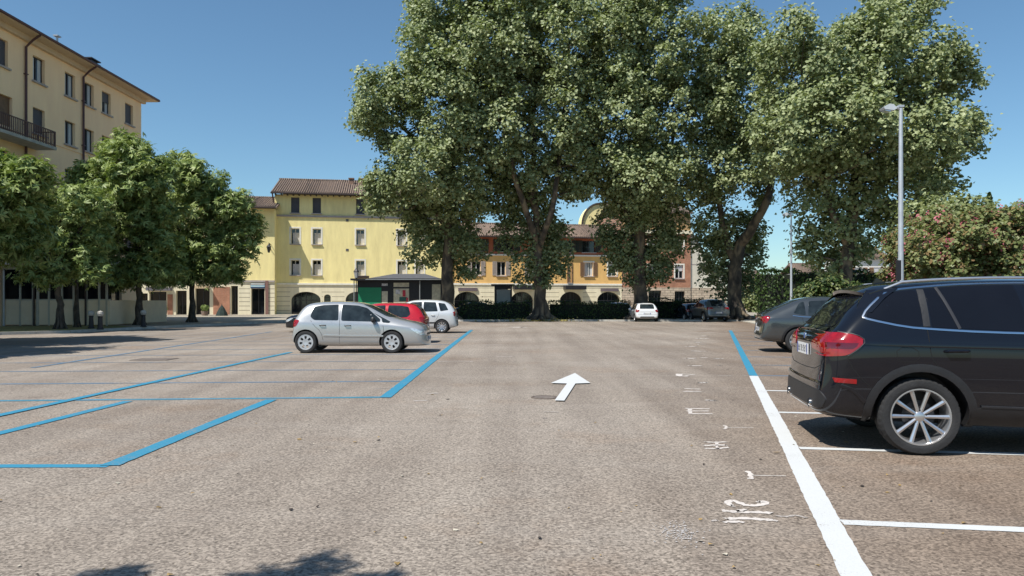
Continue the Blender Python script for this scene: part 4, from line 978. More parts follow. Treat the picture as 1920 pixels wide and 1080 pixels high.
    def strip(s, name, path, axis, m, w=.012, sg=1, off=.003, h=0, parent=None, sm=1, closed=False, step=.05):
        """raised ribbon along a path on the skin"""
        if sm: path = chaikin(path, sm, closed)
        if closed: path = list(path) + [path[0]]
        pts = [path[0]]
        for a, c in zip(path[:-1], path[1:]):
            n = max(1, int(math.hypot(c[0] - a[0], c[1] - a[1]) / step))
            pts += [(a[0] + (c[0] - a[0]) * k / n, a[1] + (c[1] - a[1]) * k / n) for k in range(1, n + 1)]
        vs = []; fs = []
        for i, p in enumerate(pts):
            q0, q1 = pts[max(i - 1, 0)], pts[min(i + 1, len(pts) - 1)]; dx, dy = q1[0] - q0[0], q1[1] - q0[1]; l = math.hypot(dx, dy) or 1
            nx, ny = -dy / l * w / 2, dx / l * w / 2
            for k, oo in ((1, -.004), (1, off + h * .7), (0, off + h), (-1, off + h * .7), (-1, -.004)):
                P, N_, d = s.hit(axis, p[0] + nx * k, p[1] + ny * k, sg); vs.append(P + N_ * oo)
        n = len(pts)
        for i in range(n - 1):
            for k in range(4): fs.append((i * 5 + k, i * 5 + k + 1, (i + 1) * 5 + k + 1, (i + 1) * 5 + k))
        b = MB(); b.add(vs, fs); return b.build(name, m, parent or s.t, smooth=True)
    def wheel(s, ax, sg, wr, wy, ty=.22, rimr=None, spokes=10, style='spoke', rm=None, wd=.13, notch=True, steer=0):
        rimr = rimr or wr * .68; rm = rm or M['alloy']
        y1 = wy * sg; y0 = (wy - ty) * sg; g = sg
        b = MB(); mid = (y0 + y1) / 2
        b.lathe([(0.02, y1 - g * .09), (rimr * .55, y1 - g * .09), (rimr * .55, y1 - g * .105), (.02, y1 - g * .105)], 28)
        hub = b.build('wheel', M['alloy_dark'], s.t, smooth=True); hub.location = (ax - s.cx, 0, wr)
        b = MB()
        sh = lambda k, j, r: r - (.007 if (notch and j in (5, 6, 11, 12) and k % 4 < 1) else 0)
        prof = [(rimr, y1 - g * .012), (rimr + .012, y1 - g * .004), (rimr + (wr - rimr) * .4, y1), (rimr + (wr - rimr) * .75, y1 - g * .004), (wr - .022, y1 - g * .014), (wr - .008, y1 - g * .030), (wr - .003, y1 - g * .048),
                (wr, y1 - g * .07), (wr - .008, y1 - g * .075), (wr - .008, y1 - g * .083), (wr, y1 - g * .088), (wr - .003, y0 + g * .045), (wr - .008, y0 + g * .03), (wr - .03, y0 + g * .008), (rimr + (wr - rimr) * .5, y0), (rimr, y0 + g * .01)]
        b.lathe(prof, 160 if notch else 48, mod=sh); b.build('tyre', M['rubber'], hub, smooth=True)
        b = MB()
        b.lathe([(rimr + .004, y1 - g * .020), (rimr + .002, y1 - g * .006), (rimr - .010, y1 - g * .006), (rimr - .020, y1 - g * .022), (rimr - .03, y1 - g * .10), (rimr - .03, y0 + g * .02)], 64)
        def spoke(t, w0, w1, yo=0, off=0):
            r0, r1 = .045, rimr - .012
            vs = []
            for r, w in ((r0, w0), ((r0 + r1) / 2, (w0 + w1) / 2 * .88), (r1, w1)):
                dish = .030 * (1 - r / r1) ** 1.0
                for sw, dy in ((-1, -.022), (-1, -.004), (0, .003), (1, -.004), (1, -.022)):
                    x, z = r, sw * w / 2 + off * (r / r1)
                    yy = y1 + g * (-.016 - dish + dy + yo)
                    vs.append((x * math.cos(t) - z * math.sin(t), yy, x * math.sin(t) + z * math.cos(t)))
            fs = [(i * 5 + k, i * 5 + k + 1, i * 5 + k + 6, i * 5 + k + 5) for i in range(2) for k in range(4)]
            b.add(vs, fs)
        if style == 'pairs':
            for k in range(5):
                t = 2 * math.pi * k / 5 + .32
                spoke(t - .30, .030, .040); spoke(t + .30, .030, .040)
            for k in range(5):
                t = 2 * math.pi * (k) / 5 + .32
        elif style == 'spoke':
            for k in range(spokes): spoke(2 * math.pi * k / spokes + .2, wd * .35, wd * .5)
        else:   # plastic cover with a ring of holes
            n = spokes; r0, r1, r2, r3 = .05, rimr * .42, rimr * .80, rimr - .008
            def ring(ra, rb, ya, yb_): b.lathe([(ra, y1 - g * ya), (rb, y1 - g * yb_)], 42)
            ring(.0, r1, .020, .012); ring(r2, r3, .012, .012)
            for k in range(n):
                t = 2 * math.pi * k / n + .2; hw_ = math.pi / n * .50; pts = []
                for r, q in ((r1 - .002, hw_ * 1.15), ((r1 + r2) / 2, hw_ * .95), (r2 + .002, hw_ * 1.2)):
                    for e in (-1, 0, 1): pts.append((r * math.cos(t + q * e), y1 - g * .010, r * math.sin(t + q * e)))
                b.add(pts, [(0, 1, 4, 3), (1, 2, 5, 4), (3, 4, 7, 6), (4, 5, 8, 7)])
        b.lathe([(0, y1 - g * .034), (.036, y1 - g * .034), (.052, y1 - g * .045), (.055, y1 - g * .075)], 24)
        rim = b.build('rim', rm, hub, smooth=True)
        return hub, y1
    def plate(s, axis, yc, zc, w=.52, h=.115, text=None):
        b = MB(); P, n, d = s.hit(axis, yc, zc); sx = -1 if axis == 'rear' else 1
        x = P.x + sx * .012; b.box(x - .006, x + .006, yc - w / 2, yc + w / 2, zc - h / 2, zc + h / 2); o = b.build('number_plate', M['plate'], s.t)
        b = MB()
        for e in (-1, 1): b.box(x - .0075, x + .0075, yc + e * (w / 2 - .02) - .016, yc + e * (w / 2 - .02) + .016, zc - h / 2 + .001, zc + h / 2 - .001)
        b.build('blue_band', M['eu_blue'], o)
        b = MB(); rnd = random.Random(int(s.L * 100)); n = 7
        for k in range(n):
            y = yc - w * .36 + w * .72 * k / (n - 1)
            if rnd.random() < .5: b.box(x - .008, x + .008, y - .018, y - .009, zc - .035, zc + .035); b.box(x - .008, x + .008, y - .0085, y + .015, zc + .022, zc + .034)
            else: b.box(x - .008, x + .008, y + .008, y + .017, zc - .035, zc + .035); b.box(x - .008, x + .008, y - .015, y + .0075, zc - .034, zc - .022); b.box(x - .008, x + .008, y - .015, y + .0075, zc + .0, zc + .012)
        b.build('plate_characters', M['ink'], o)
        return o
    def mirror(s, x, z, sg, paint):
        P, n, d = s.hit('side', x, z, sg); y = P.y
        b = MB(); c = Vector((P.x, y + sg * .12, P.z + .03))
        vs = []; n_ = 10
        for i, (yo, r) in enumerate(((-.10, .03), (-.085, .075), (0, .09), (.07, .08), (.10, .03))):
            for k in range(n_):
                t = 2 * math.pi * k / n_; vs.append((c.x + math.cos(t) * r * .75, c.y + yo * sg * 1.05, c.z + math.sin(t) * r))
        fs = [(i * n_ + k, i * n_ + (k + 1) % n_, (i + 1) * n_ + (k + 1) % n_, (i + 1) * n_ + k) for i in range(4) for k in range(n_)] + [tuple(range(n_))[::-1], tuple(4 * n_ + k for k in range(n_))]
        b.add(vs, fs); o = b.build('door_mirror', paint, s.t, smooth=True)
        b = MB(); b.tube([(c.x, y - sg * .02, c.z - .04), (c.x, c.y - sg * .03, c.z - .03)], .025, 6); b.build('mirror_stalk', M['plastic'], o); return o
    def handle(s, x, z, sg, m, w=.2, parent=None):
        P, n, d = s.hit('side', x, z, sg); Q, _, _ = s.hit('side', x + w, z, sg)
        b = MB(); b.tube([P + Vector((0, -sg * .01, 0)), P + Vector((.03, sg * .035, .004)), Q + Vector((-.03, sg * .035, .008)), Q + Vector((0, -sg * .01, .006))], [.012, .016, .015, .011], 8)
        return b.build('door_handle', m, parent or s.t, smooth=True)

# ---- black SUV in the right foreground (nose to the right)
SUVA = R(-10)
blk = carpaint('paint_black', (.006, .007, .011), .0, .16, dust=.12)
_c, _s = math.cos(SUVA), math.sin(SUVA)
SL = 4.80; SW = .955
# rear wheel contact point measured in the photo: outer face of right rear wheel
wcx, wcy = PX(1727, 7.17), 7.17
def suv_loc(s_ax=1.02, yside=-.945):
    lx, ly = s_ax - SL / 2, yside
    return (wcx - (lx * _c - ly * _s), wcy - (lx * _s + ly * _c))
st = [ # x   zb   zs    zt    w    wt   dlow dmid dtop
 (.16, .40, 1.08, 1.185, .70, .60, -.07, -.02, .03),
 (.19, .36, 1.09, 1.20, .84, .66, -.08, -.02, .06),
 (.28, .32, 1.10, 1.30, .925, .70, -.06, .0, .05),
 (.44, .30, 1.12, 1.47, .95, .70, -.02, .0, .02),
 (.70, .28, 1.14, 1.655, .955, .685, 0, 0, 0),
 (.95, .27, 1.15, 1.70, .955, .685, 0, 0, 0),
 (1.45, .26, 1.15, 1.725, .955, .69, 0, 0, 0),
 (2.05, .26, 1.14, 1.735, .95, .69, 0, 0, 0),
 (2.60, .26, 1.12, 1.715, .95, .68, 0, 0, 0),
 (2.95, .26, 1.11, 1.64, .95, .665, 0, 0, 0),
 (3.35, .27, 1.09, 1.34, .95, .68, 0, 0, 0),
 (3.62, .28, 1.07, 1.17, .95, .72, 0, 0, 0),
 (4.15, .28, 1.02, 1.11, .95, .72, 0, 0, 0),
 (4.50, .30, .95, 1.03, .90, .66, 0, 0, 0),
 (4.70, .32, .86, .92, .82, .58, .02, 0, -.02),
 (4.77, .36, .80, .84, .66, .5, .02, 0, -.03)]
suv = Car('suv', suv_loc(), SUVA, 'large black SUV parked nose right in the right foreground, tail and silver rear wheel nearest', 'car', st, SL, blk, (1.02, 3.93), .372, .945, sub=3, ty=.25, arch=.065)
S_ = suv
for sg in (-1, 1):
    for ax in (1.02, 3.93):
        hub, y1 = S_.wheel(ax, sg, .372, .950, .25, rimr=.272, style='pairs', rm=M['alloy'])
        if sg < 0:
            b = MB()
            for k in range(4):
                t0 = k * math.pi / 2; pts = [(0, y1 + .0365, 0)] + [(.024 * math.cos(t0 + q * math.pi / 8), y1 + .0365, .024 * math.sin(t0 + q * math.pi / 8)) for q in range(5)]
                b.add(pts, [tuple(range(6))], k % 2)
            b.lathe([(.024, y1 + .036), (.033, y1 + .036)], 24, mi=2)
            e = b.build('hub_emblem', [mat('emblem_blue', (.02, .12, .4), .3), M['plate'], M['ink']], hub, fixn=False); 
            b = MB()
            for k in range(5):
                t = 2 * math.pi * k / 5 + .32; b.tube([(.062 * math.cos(t), y1 + .04, .062 * math.sin(t)), (.062 * math.cos(t), y1 + .06, .062 * math.sin(t))], .009, 8)
            b.build('wheel_bolts', M['alloy_dark'], hub)
    qw = [(.555, 1.335), (.60, 1.40), (.76, 1.535), (.86, 1.575), (1.05, 1.60), (1.055, 1.24), (.93, 1.245)]
    S_.decal('rear_quarter_window', qw, 'side', M['glass_tint'], sg, .003, smooth=1)
    rw = [(1.125, 1.605), (1.45, 1.635), (1.93, 1.645), (1.99, 1.20), (1.14, 1.235)]
    S_.decal('rear_door_window', rw, 'side', M['glass_tint'], sg, .003, smooth=0)
    fw = [(2.02, 1.645), (2.35, 1.63), (2.75, 1.56), (3.20, 1.30), (3.24, 1.19), (2.07, 1.20)]
    S_.decal('front_door_window', fw, 'side', M['glass_tint'], sg, .003, smooth=0)
    S_.strip('window_trim', [(.53, 1.33), (.575, 1.405), (.74, 1.553), (.85, 1.598), (1.1, 1.625), (1.5, 1.655), (2.1, 1.665), (2.45, 1.65), (2.8, 1.57), (3.25, 1.31)], 'side', M['chrome'], .016, sg, .004, .004)
    S_.strip('window_trim', [(.53, 1.33), (.58, 1.305), (.9, 1.235), (1.15, 1.215), (1.6, 1.19), (2.3, 1.175), (3.25, 1.17)], 'side', M['chrome'], .018, sg, .004, .004)
    S_.strip('door_pillar', [(1.09, 1.24), (1.088, 1.60)], 'side', M['plastic'], .062, sg, .003, .003, sm=0)
    S_.strip('window_divider', [(1.38, 1.22), (1.235, 1.62)], 'side', M['alloy_dark'], .028, sg, .005, .004, sm=0)
    S_.strip('door_seam', [(1.09, 1.235), (1.10, 1.02), (1.13, .90), (1.25, .80), (1.42, .62), (1.50, .40)], 'side', M['gap'], .007, sg, .0012)
    S_.strip('door_seam', [(2.03, 1.20), (2.06, .9), (2.06, .38)], 'side', M['gap'], .007, sg, .0012)
    S_.strip('door_seam', [(3.2, 1.16), (3.25, .9), (3.2, .38)], 'side', M['gap'], .007, sg, .0012)
    S_.strip('crease_line', [(.50, 1.09), (.9, 1.07), (1.6, 1.055), (2.6, 1.04), (4.0, 1.0)], 'side', blk, .05, sg, .001, .012, sm=1)
    S_.strip('bumper_seam', [(.36, .93), (.42, .80), (.56, .66)], 'side', M['gap'], .007, sg, .0012)
    S_.handle(1.22, 1.005, sg, blk, .23); S_.handle(2.16, 1.0, sg, blk, .23)
    # cladding: wheel arches, sill and lower bumper in matt black
    for ax in (1.02, 3.93):
        arc = [(ax + .475 * math.cos(t), .372 + .475 * math.sin(t)) for t in [R(a) for a in range(-20, 201, 10)]]
        S_.strip('arch_cladding', arc, 'side', M['plastic'], .075, sg, .004, .012, sm=0)
    S_.strip('sill_cladding', [(1.47, .39), (2.5, .37), (3.46, .39)], 'side', M['plastic'], .17, sg, .004, .014, sm=0)
    S_.strip('sill_trim', [(1.55, .485), (2.5, .47), (3.40, .485)], 'side', M['alloy_dark'], .02, sg, .014, .006, sm=0)
    # tail lamp wraps the corner
    lamp = S_.decal('tail_lamp', [(.14, 1.165), (.30, 1.175), (.44, 1.155), (.53, 1.10), (.46, 1.03), (.36, .955), (.14, .935)], 'side', M['red_lamp'], sg, .010, .04, smooth=1)
    S_.decal('lamp_band', [(.15, 1.075), (.46, 1.075), (.44, 1.045), (.40, 1.02), (.15, 1.02)], 'side', M['red_lamp_dark'], sg, .013, .04, parent=lamp, smooth=0, thick=.006)
    S_.strip('lamp_edge', [(.30, 1.178), (.45, 1.16), (.535, 1.10), (.46, 1.02), (.36, .95)], 'side', M['alloy_dark'], .007, sg, .011, .004, parent=lamp)
    S_.decal('tail_lamp', [(sg * .40, 1.07), (sg * .62, 1.15), (sg * .83, 1.165), (sg * .83, .96), (sg * .60, .99), (sg * .42, 1.0)], 'rear', M['red_lamp'], 1, .010, .05, smooth=1)
    S_.decal('reflector', [(.23, .735), (.44, .725), (.44, .68), (.25, .69)], 'side', M['red_lamp'], sg, .006, .05, smooth=0)
    S_.strip('bumper_crease', [(.30, .66), (.42, .62), (.52, .50)], 'side', blk, .035, sg, .001, .010)
    S_.mirror(3.0, 1.20, sg, blk)
    # roof rail
    b = MB(); pts = []
    for k in range(13):
        x = .78 + 1.98 * k / 12; P, n_, d_ = S_.hit('top', x, sg * .63); e = min(k, 12 - k); pts.append(P + Vector((0, 0, .0 if e == 0 else .04)))
    b.tube(pts, .014, 8); b.build('roof_rail', M['alloy'], S_.t, smooth=True)
# rear glass, spoiler, badge, plate, exhausts
S_.decal('rear_window', [(-.66, 1.225), (.66, 1.225), (.60, 1.52), (.50, 1.585), (-.50, 1.585), (-.60, 1.52)], 'rear', M['glass_tint'], 1, .005, .07, smooth=1)
b = MB()
sp = []
for k in range(17):
    y = -.66 + 1.32 * k / 16; e = abs(y) / .66
    P, _, _ = S_.hit('rear', y, 1.60 - .045 * e * e)
    x0 = P.x + .20; zt_ = S_.hit('top', x0 + S_.cx, y)[0].z + .006
    tip = P.x - .13 + .08 * e * e
    sp.append([(x0, y, zt_), (P.x + .05, y, zt_ - .018), (tip, y, P.z + .010), (tip + .012, y, P.z - .022), (P.x + .04, y, P.z - .025), (x0, y, zt_ - .05)])
vs = [v for r in sp for v in r]; fs = [(i * 6 + k, i * 6 + (k + 1) % 6, (i + 1) * 6 + (k + 1) % 6, (i + 1) * 6 + k) for i in range(16) for k in range(6)] + [tuple(range(6)), tuple(96 + k for k in range(6))]
b.add(vs, fs); b.build('roof_spoiler', blk, S_.t, smooth=True)
for sg in (-1, 1):
    b = MB(); vs = []
    for z, xo, yy in ((1.60, -.11, .64), (1.50, -.05, .70), (1.36, .02, .765)):
        P, _, _ = S_.hit('rear', sg * (yy - .06), z); Q, _, _ = S_.hit('side', P.x + S_.cx + .16, z, sg)
        vs += [(P.x + xo + .02, sg * (yy - .03), z), (Q.x + .02, Q.y + sg * .006, z + .02), (Q.x + .02, Q.y - sg * .04, z + .02), (P.x + xo + .02, sg * (yy - .06), z)]
    fs = [(i * 4 + k, i * 4 + (k + 1) % 4, (i + 1) * 4 + (k + 1) % 4, (i + 1) * 4 + k) for i in range(2) for k in range(4)] + [(0, 1, 2, 3), (8, 9, 10, 11)]
    b.add(vs, fs); b.build('spoiler_blade', blk, S_.t, smooth=True)
S_.plate('rear', 0, .975)
S_.strip('tailgate_seam', [(-.80, 1.20), (-.82, .98), (-.72, .80), (0, .78), (.72, .80), (.82, .98), (.80, 1.20)], 'rear', M['gap'], .008, 1, .0012)
S_.strip('tailgate_ridge', [(-.6, 1.195), (0, 1.205), (.6, 1.195)], 'rear', blk, .035, 1, .001, .012)
S_.decal('bumper_cladding', [(-.86, .52), (-.80, .60), (.80, .60), (.86, .52), (.80, .42), (-.80, .42)], 'rear', M['plastic'], 1, .010, .08, smooth=1)
S_.strip('bumper_line', [(-.80, .665), (0, .65), (.80, .665)], 'rear', blk, .045, 1, .001, .016)
b = MB(); P, _, _ = S_.hit('rear', 0, 1.115); b.lathe([(0, P.x - .012), (.038, P.x - .012), (.043, P.x + .0)], 20, axis='x')
bd_ = b.build('badge', M['chrome'], S_.t); bd_.location = (0, 0, 1.11)
b = MB(); b.lathe([(0, P.x - .0135), (.030, P.x - .0135)], 20, axis='x'); q = b.build('badge_face', MATS['emblem_blue'], bd_)
for sg in (-1, 1):
    b = MB(); P, _, _ = S_.hit('rear', sg * .56, .45)
    b.tube([(P.x + .10, sg * .56, .44), (P.x - .025, sg * .56, .44)], .048, 16, caps=False); b.tube([(P.x + .10, sg * .56, .44), (P.x - .02, sg * .56, .44)], .038, 16, caps=False); b.build('exhaust_tip', M['chrome'], S_.t, smooth=True)
S_.decal('windscreen', [(-.72, 1.22), (.72, 1.22), (.60, 1.62), (-.60, 1.62)], 'front', M['glass_tint'], 1, .004, .08, smooth=1)
for sg in (-1, 1): S_.decal('headlight', [(sg * .45, .86), (sg * .8, .90), (sg * .84, .80), (sg * .5, .76)], 'front', M['clear_lamp'], 1, .006, .06)
b = MB(); P, _, _ = S_.hit('top', .95, 0); b.prism([(P.x - .1, P.z - .01), (P.x + .06, P.z - .01), (P.x - .07, P.z + .055)], -.02, .02); b.build('roof_antenna', blk, S_.t)
# fuel flap outline on the right flank
S_.strip('fuel_flap', [(.80, 1.04), (1.0, 1.035), (1.0, .90), (.81, .90)], 'side', M['gap'], .005, -1, .0012, closed=True, sm=1)

# ---- generic small hatchback used for the other cars
def hatch(name, loc, rz, label, paint, L=3.95, H=1.47, Wd=.84, wb=2.49, ro=.62, wr=.305, kind='hatch', cover='holes', glass='glass_car', group=None, lamps=True, trim=None, sub=2, roof=None):
    belt = .60 * H; ax0, ax1 = ro, ro + wb; fx = L
    if kind == 'hatch':
        st = [(.08, .34, belt - .02, belt + .10, .62 * Wd / .84, .50, -.05, -.01, .03), (.10, .30, belt, belt + .12, .76 * Wd / .84, .58, -.05, 0, .05), (.18, .26, belt + .01, H - .28, .81 * Wd / .84, .60, -.03, 0, .04),
              (.42, .22, belt + .02, H - .06, Wd, .60), (.75, .20, belt + .01, H - .015, Wd, .60), (1.3, .20, belt, H, Wd, .60), (1.85, .20, belt - .01, H - .01, Wd, .60),
              (2.2, .20, belt - .02, H - .07, Wd, .59), (2.65, .20, belt - .05, H - .31, Wd, .60), (3.0, .20, belt - .07, H - .48, Wd, .62), (3.35, .20, belt - .11, H - .55, Wd, .62), (L - .25, .20, belt - .17, H - .64, .82 * Wd / .84, .60, .0, 0, 0), (L - .03, .21, belt - .24, H - .76, .73 * Wd / .84, .54, .04, 0, -.05)]
    elif kind == 'mpv':
        st = [(.10, .36, belt, belt + .10, .70, .56, -.06, -.01, .03), (.13, .30, belt + .02, belt + .22, .80, .62, -.06, 0, .04), (.32, .24, belt + .03, H - .19, .86, .62, -.02, 0, .02),
              (.65, .22, belt + .03, H - .045, .87, .62), (1.2, .20, belt + .02, H, .87, .62), (1.9, .20, belt + .01, H, .87, .62), (2.35, .20, belt, H - .06, .87, .61), (2.8, .20, belt - .03, H - .28, .87, .62), (3.3, .21, belt - .08, H - .50, .86, .64), (L - .4, .22, belt - .16, H - .64, .85, .60), (L - .06, .28, belt - .26, H - .82, .68, .5, .03, 0, -.02)]
    else:   # suv / coupe suv
        st = [(.08, .42, belt, belt + .12, .72, .58, -.07, -.01, .02), (.12, .36, belt + .02, belt + .16, .84, .62, -.07, 0, .05), (.34, .30, belt + .03, H - .30 if kind == 'suv' else belt + .26, .90, .64, -.02, 0, .02),
              (.72 if kind == 'suv' else .95, .28, belt + .04, H - .05 if kind == 'suv' else H - .14, .91, .63), (1.35, .26, belt + .03, H - .005 if kind == 'suv' else H - .02, .91, .64), (2.0, .26, belt + .02, H, .91, .64), (2.5, .26, belt, H - .05, .91, .63), (3.1, .26, belt - .03, H - .32, .91, .64), (3.5, .27, belt - .06, H - .52, .91, .68), (L - .5, .28, belt - .12, H - .62, .90, .66), (L - .08, .34, belt - .24, H - .80, .74, .56, .03, 0, -.02)]
    w_ = max(r[4] for r in st)
    c = Car(name, loc, rz, label, 'car', st, L, paint, (ax0, ax1), wr, w_ - .01, sub=sub, ty=.19, group=group, arch=.045)
    g = M[glass]; zb_ = belt + .055
    for sg in (-1, 1):
        for ax in (ax0, ax1): c.wheel(ax, sg, wr, w_ - .005, .19, style=cover if cover != 'holes' else 'cover', spokes=7 if cover == 'holes' else 10, rm=M['hubcap'] if cover == 'holes' else M['alloy'], notch=False)
        if kind == 'hatch':
            c.decal('rear_door_window', [(.60, zb_ + .10), (.68, H - .16), (.95, H - .115), (1.40, H - .10), (1.42, zb_ - .01), (.72, zb_ + .0)], 'side', g, sg, .003, smooth=1)
            c.decal('front_door_window', [(1.50, H - .10), (1.95, H - .125), (2.22, H - .20), (2.62, zb_ + .02), (2.62, zb_ - .05), (1.50, zb_ - .02)], 'side', g, sg, .003, smooth=1)
            c.decal('quarter_glass', [(2.40, H - .33), (2.52, H - .39), (2.92, zb_ - .05), (2.88, zb_ - .085), (2.68, zb_ - .07), (2.66, zb_ + .04)], 'side', g, sg, .003, smooth=1)
            d0, d1, d2 = 1.45, 2.62, .70
            hz = belt - .10
            c.handle(1.02 - .14, hz, sg, M['plastic'], .19); c.handle(2.02 - .42, hz - .01, sg, M['plastic'], .19)
            c.strip('side_moulding', [(1.0, .52), (1.8, .50), (2.72, .50)], 'side', trim or paint, .05, sg, .002, .016, sm=0)
            c.mirror(2.60 - .16, zb_ - .02, sg, M['plastic'] if paint is sil else paint)
            seams = [[(d0, H - .12), (d0 + .01, belt), (d0, .28)], [(2.70, belt - .04), (2.74, .6), (2.70, .28)], [(.62, belt + .05), (.72, .80), (.93, .62), (1.0, .30)]]
        elif kind == 'mpv':
            c.decal('quarter_glass', [(.42, zb_ + .08), (.60, H - .20), (.92, H - .16), (.80, zb_ + .02)], 'side', g, sg, .003, smooth=1)
            c.decal('rear_door_window', [(.92, zb_ + .02), (1.03, H - .14), (1.60, H - .12), (1.60, zb_)], 'side', g, sg, .003, smooth=1)
            c.decal('front_door_window', [(1.68, H - .12), (2.15, H - .14), (2.45, H - .26), (2.75, zb_), (2.75, zb_ - .04), (1.68, zb_)], 'side', g, sg, .003, smooth=1)
            c.handle(1.05, belt - .10, sg, paint); c.handle(1.85, belt - .10, sg, paint); c.mirror(2.6, zb_, sg, paint)
            c.strip('side_moulding', [(1.05, .50), (2.9, .48)], 'side', M['plastic'], .06, sg, .002, .012, sm=0)
            seams = [[(1.64, H - .12), (1.65, .3)], [(.85, zb_), (.9, .8), (1.1, .5), (1.1, .3)], [(2.85, belt - .05), (2.85, .3)]]
        else:
            r0 = .62 if kind == 'suv' else .95
            c.decal('quarter_glass', [(r0 - .02, zb_ + .10), (r0 + .16, H - .22), (1.10 if kind == 'suv' else 1.25, H - .165), (1.12 if kind == 'suv' else 1.27, zb_ + .04)], 'side', g, sg, .003, smooth=1)
            c.decal('rear_door_window', [(1.2 if kind == 'suv' else 1.33, zb_ + .03), (1.2 if kind == 'suv' else 1.38, H - .16), (2.0, H - .13), (2.02, zb_ + .02)], 'side', g, sg, .003, smooth=1)
            c.decal('front_door_window', [(2.08, H - .13), (2.5, H - .16), (2.75, H - .25), (3.1, zb_ + .02), (3.1, zb_ - .02), (2.1, zb_)], 'side', g, sg, .003, smooth=1)
            c.strip('window_trim', [(r0 - .04, zb_ + .03), (1.3, zb_ - .015), (3.1, zb_ - .045)], 'side', M['chrome'], .018, sg, .004, .004)
            c.handle(1.25, belt - .08, sg, paint); c.handle(2.15, belt - .08, sg, paint); c.mirror(2.95, zb_, sg, paint)
            for ax in (ax0, ax1):
                c.strip('arch_cladding', [(ax + (wr + .08) * math.cos(R(a)), wr + (wr + .08) * math.sin(R(a))) for a in range(-15, 196, 15)], 'side', M['plastic'], .06, sg, .004, .008, sm=0)
            c.strip('sill_cladding', [(ax0 + .5, .36), (ax1 - .5, .36)], 'side', M['plastic'], .14, sg, .004, .01, sm=0)
            seams = [[(2.05, zb_), (2.06, .4)], [(1.16, zb_), (1.2, .85), (1.4, .6), (1.42, .4)], [(3.1, zb_ - .05), (3.1, .4)]]
        for q in seams: c.strip('door_seam', q, 'side', M['gap'], .009, sg, .0012)
        # lamps
        zl = belt - .03
        tl = c.decal('tail_lamp', [(.05, zl + .09), (.20, zl + .10), (.30, zl + .08), (.20, zl - .10), (.05, zl - .13)] if kind != 'mpv' else [(.03, zl + .12), (.16, zl + .12), (.16, zl - .14), (.03, zl - .16)], 'side', M['red_lamp'], sg, .006, .05, smooth=1)
        c.decal('tail_lamp', [(sg * w_ * .66, zl + .06), (sg * w_ * .90, zl + .09), (sg * w_ * .93, zl - .12), (sg * w_ * .74, zl - .09)] if kind != 'suv' and kind != 'coupe' else [(sg * w_ * .45, zl + .05), (sg * w_ * .9, zl + .09), (sg * w_ * .92, zl - .07), (sg * w_ * .5, zl - .02)], 'rear', M['red_lamp'], 1, .006, .05, smooth=1)
        hzz = belt - .30 if kind == 'hatch' else belt - .24
        c.decal('headlight', [(L - .52, hzz + .12), (L - .36, hzz + .12), (L - .12, hzz + .01), (L - .06, hzz - .07), (L - .22, hzz - .07)], 'side', M['clear_lamp'], sg, .006, .05, smooth=1)
        c.decal('headlight', [(sg * .38, hzz + .0), (sg * .66, hzz + .06), (sg * .70, hzz - .06), (sg * .45, hzz - .09)], 'front', M['clear_lamp'], 1, .006, .05, smooth=1)
    zr = belt + (.13 if kind in ('suv', 'coupe') else .11)
    c.decal('rear_window', [(-.54, zr), (.54, zr), (.50, H - .16), (.44, H - .11), (-.44, H - .11), (-.50, H - .16)], 'rear', g, 1, .004, .08, smooth=1)
    c.decal('windscreen', [(-.62, H - .46), (.62, H - .46), (.52, H - .10), (-.52, H - .10)], 'front', g, 1, .004, .08, smooth=1)
    c.plate('rear', 0, .62 if kind == 'hatch' else .68); c.plate('front', 0, .42)
    c.strip('bumper_seam', [(-w_ * .88, .56 if kind != 'mpv' else .62), (0, .52), (w_ * .88, .56 if kind != 'mpv' else .62)], 'rear', M['gap'], .012, 1, .0015)
    c.decal('lower_bumper', [(-.5, .40), (.5, .40), (.55, .32), (-.55, .32)], 'rear', M['plastic'], 1, .006, .08, smooth=1)
    c.decal('grille', [(-.38, hzz - .02), (.38, hzz - .02), (.34, hzz - .09), (-.34, hzz - .09)], 'front', M['plastic'], 1, .006, .06, smooth=1)
    return c
sil = carpaint('paint_silver', (.50, .50, .495), .55, .28, dust=.25)
sil2 = carpaint('paint_pale_silver', (.66, .67, .67), .25, .3, dust=.2)
red = carpaint('paint_red', (.50, .008, .018), .1, .25)
whi = carpaint('paint_white', (.78, .79, .80), .0, .3)
gry = carpaint('paint_grey', (.17, .19, .20), .5, .3)
dgr = carpaint('paint_graphite', (.07, .078, .082), .5, .2)
drk = carpaint('paint_dark_blue', (.012, .014, .022), .3, .2)
c1 = hatch('hatchback', (-4.43, 22.3), 0, 'silver five-door hatchback facing right, nearest car in the blue stalls', sil, L=3.98, H=1.50, wb=2.48, ro=.46 + .02, wr=.322, trim=None)
hatch('hatchback', (-4.95, 27.4), R(180), 'bright red hatchback facing left just behind the silver one', red, L=3.85, H=1.46, wb=2.42, ro=.62, cover='spoke')
hatch('hatchback', (-6.6, 31.8), 0, 'white car mostly hidden, only its roof showing between the silver and red cars', whi, L=3.9, H=1.49, wb=2.45)
hatch('compact_van', (-4.70, 36.0), R(180), 'silver people carrier with rounded tail and upright red lamp, facing left behind the red car', sil2, L=4.25, H=1.60, wb=2.76, ro=.74, wr=.32, kind='mpv', cover='spoke')
hatch('hatchback', (-9.0, 37.0), R(180), 'black car behind the silver hatchback, its dark nose sticking out at the left', drk, L=4.2, H=1.46, wb=2.5, ro=.7, cover='spoke')
hatch('hatchback', (10.0, 57.0 + .1), R(90), 'small white hatchback seen from behind at the far hedge', whi, L=3.95, H=1.42, wb=2.45, Wd=.86, cover='spoke')
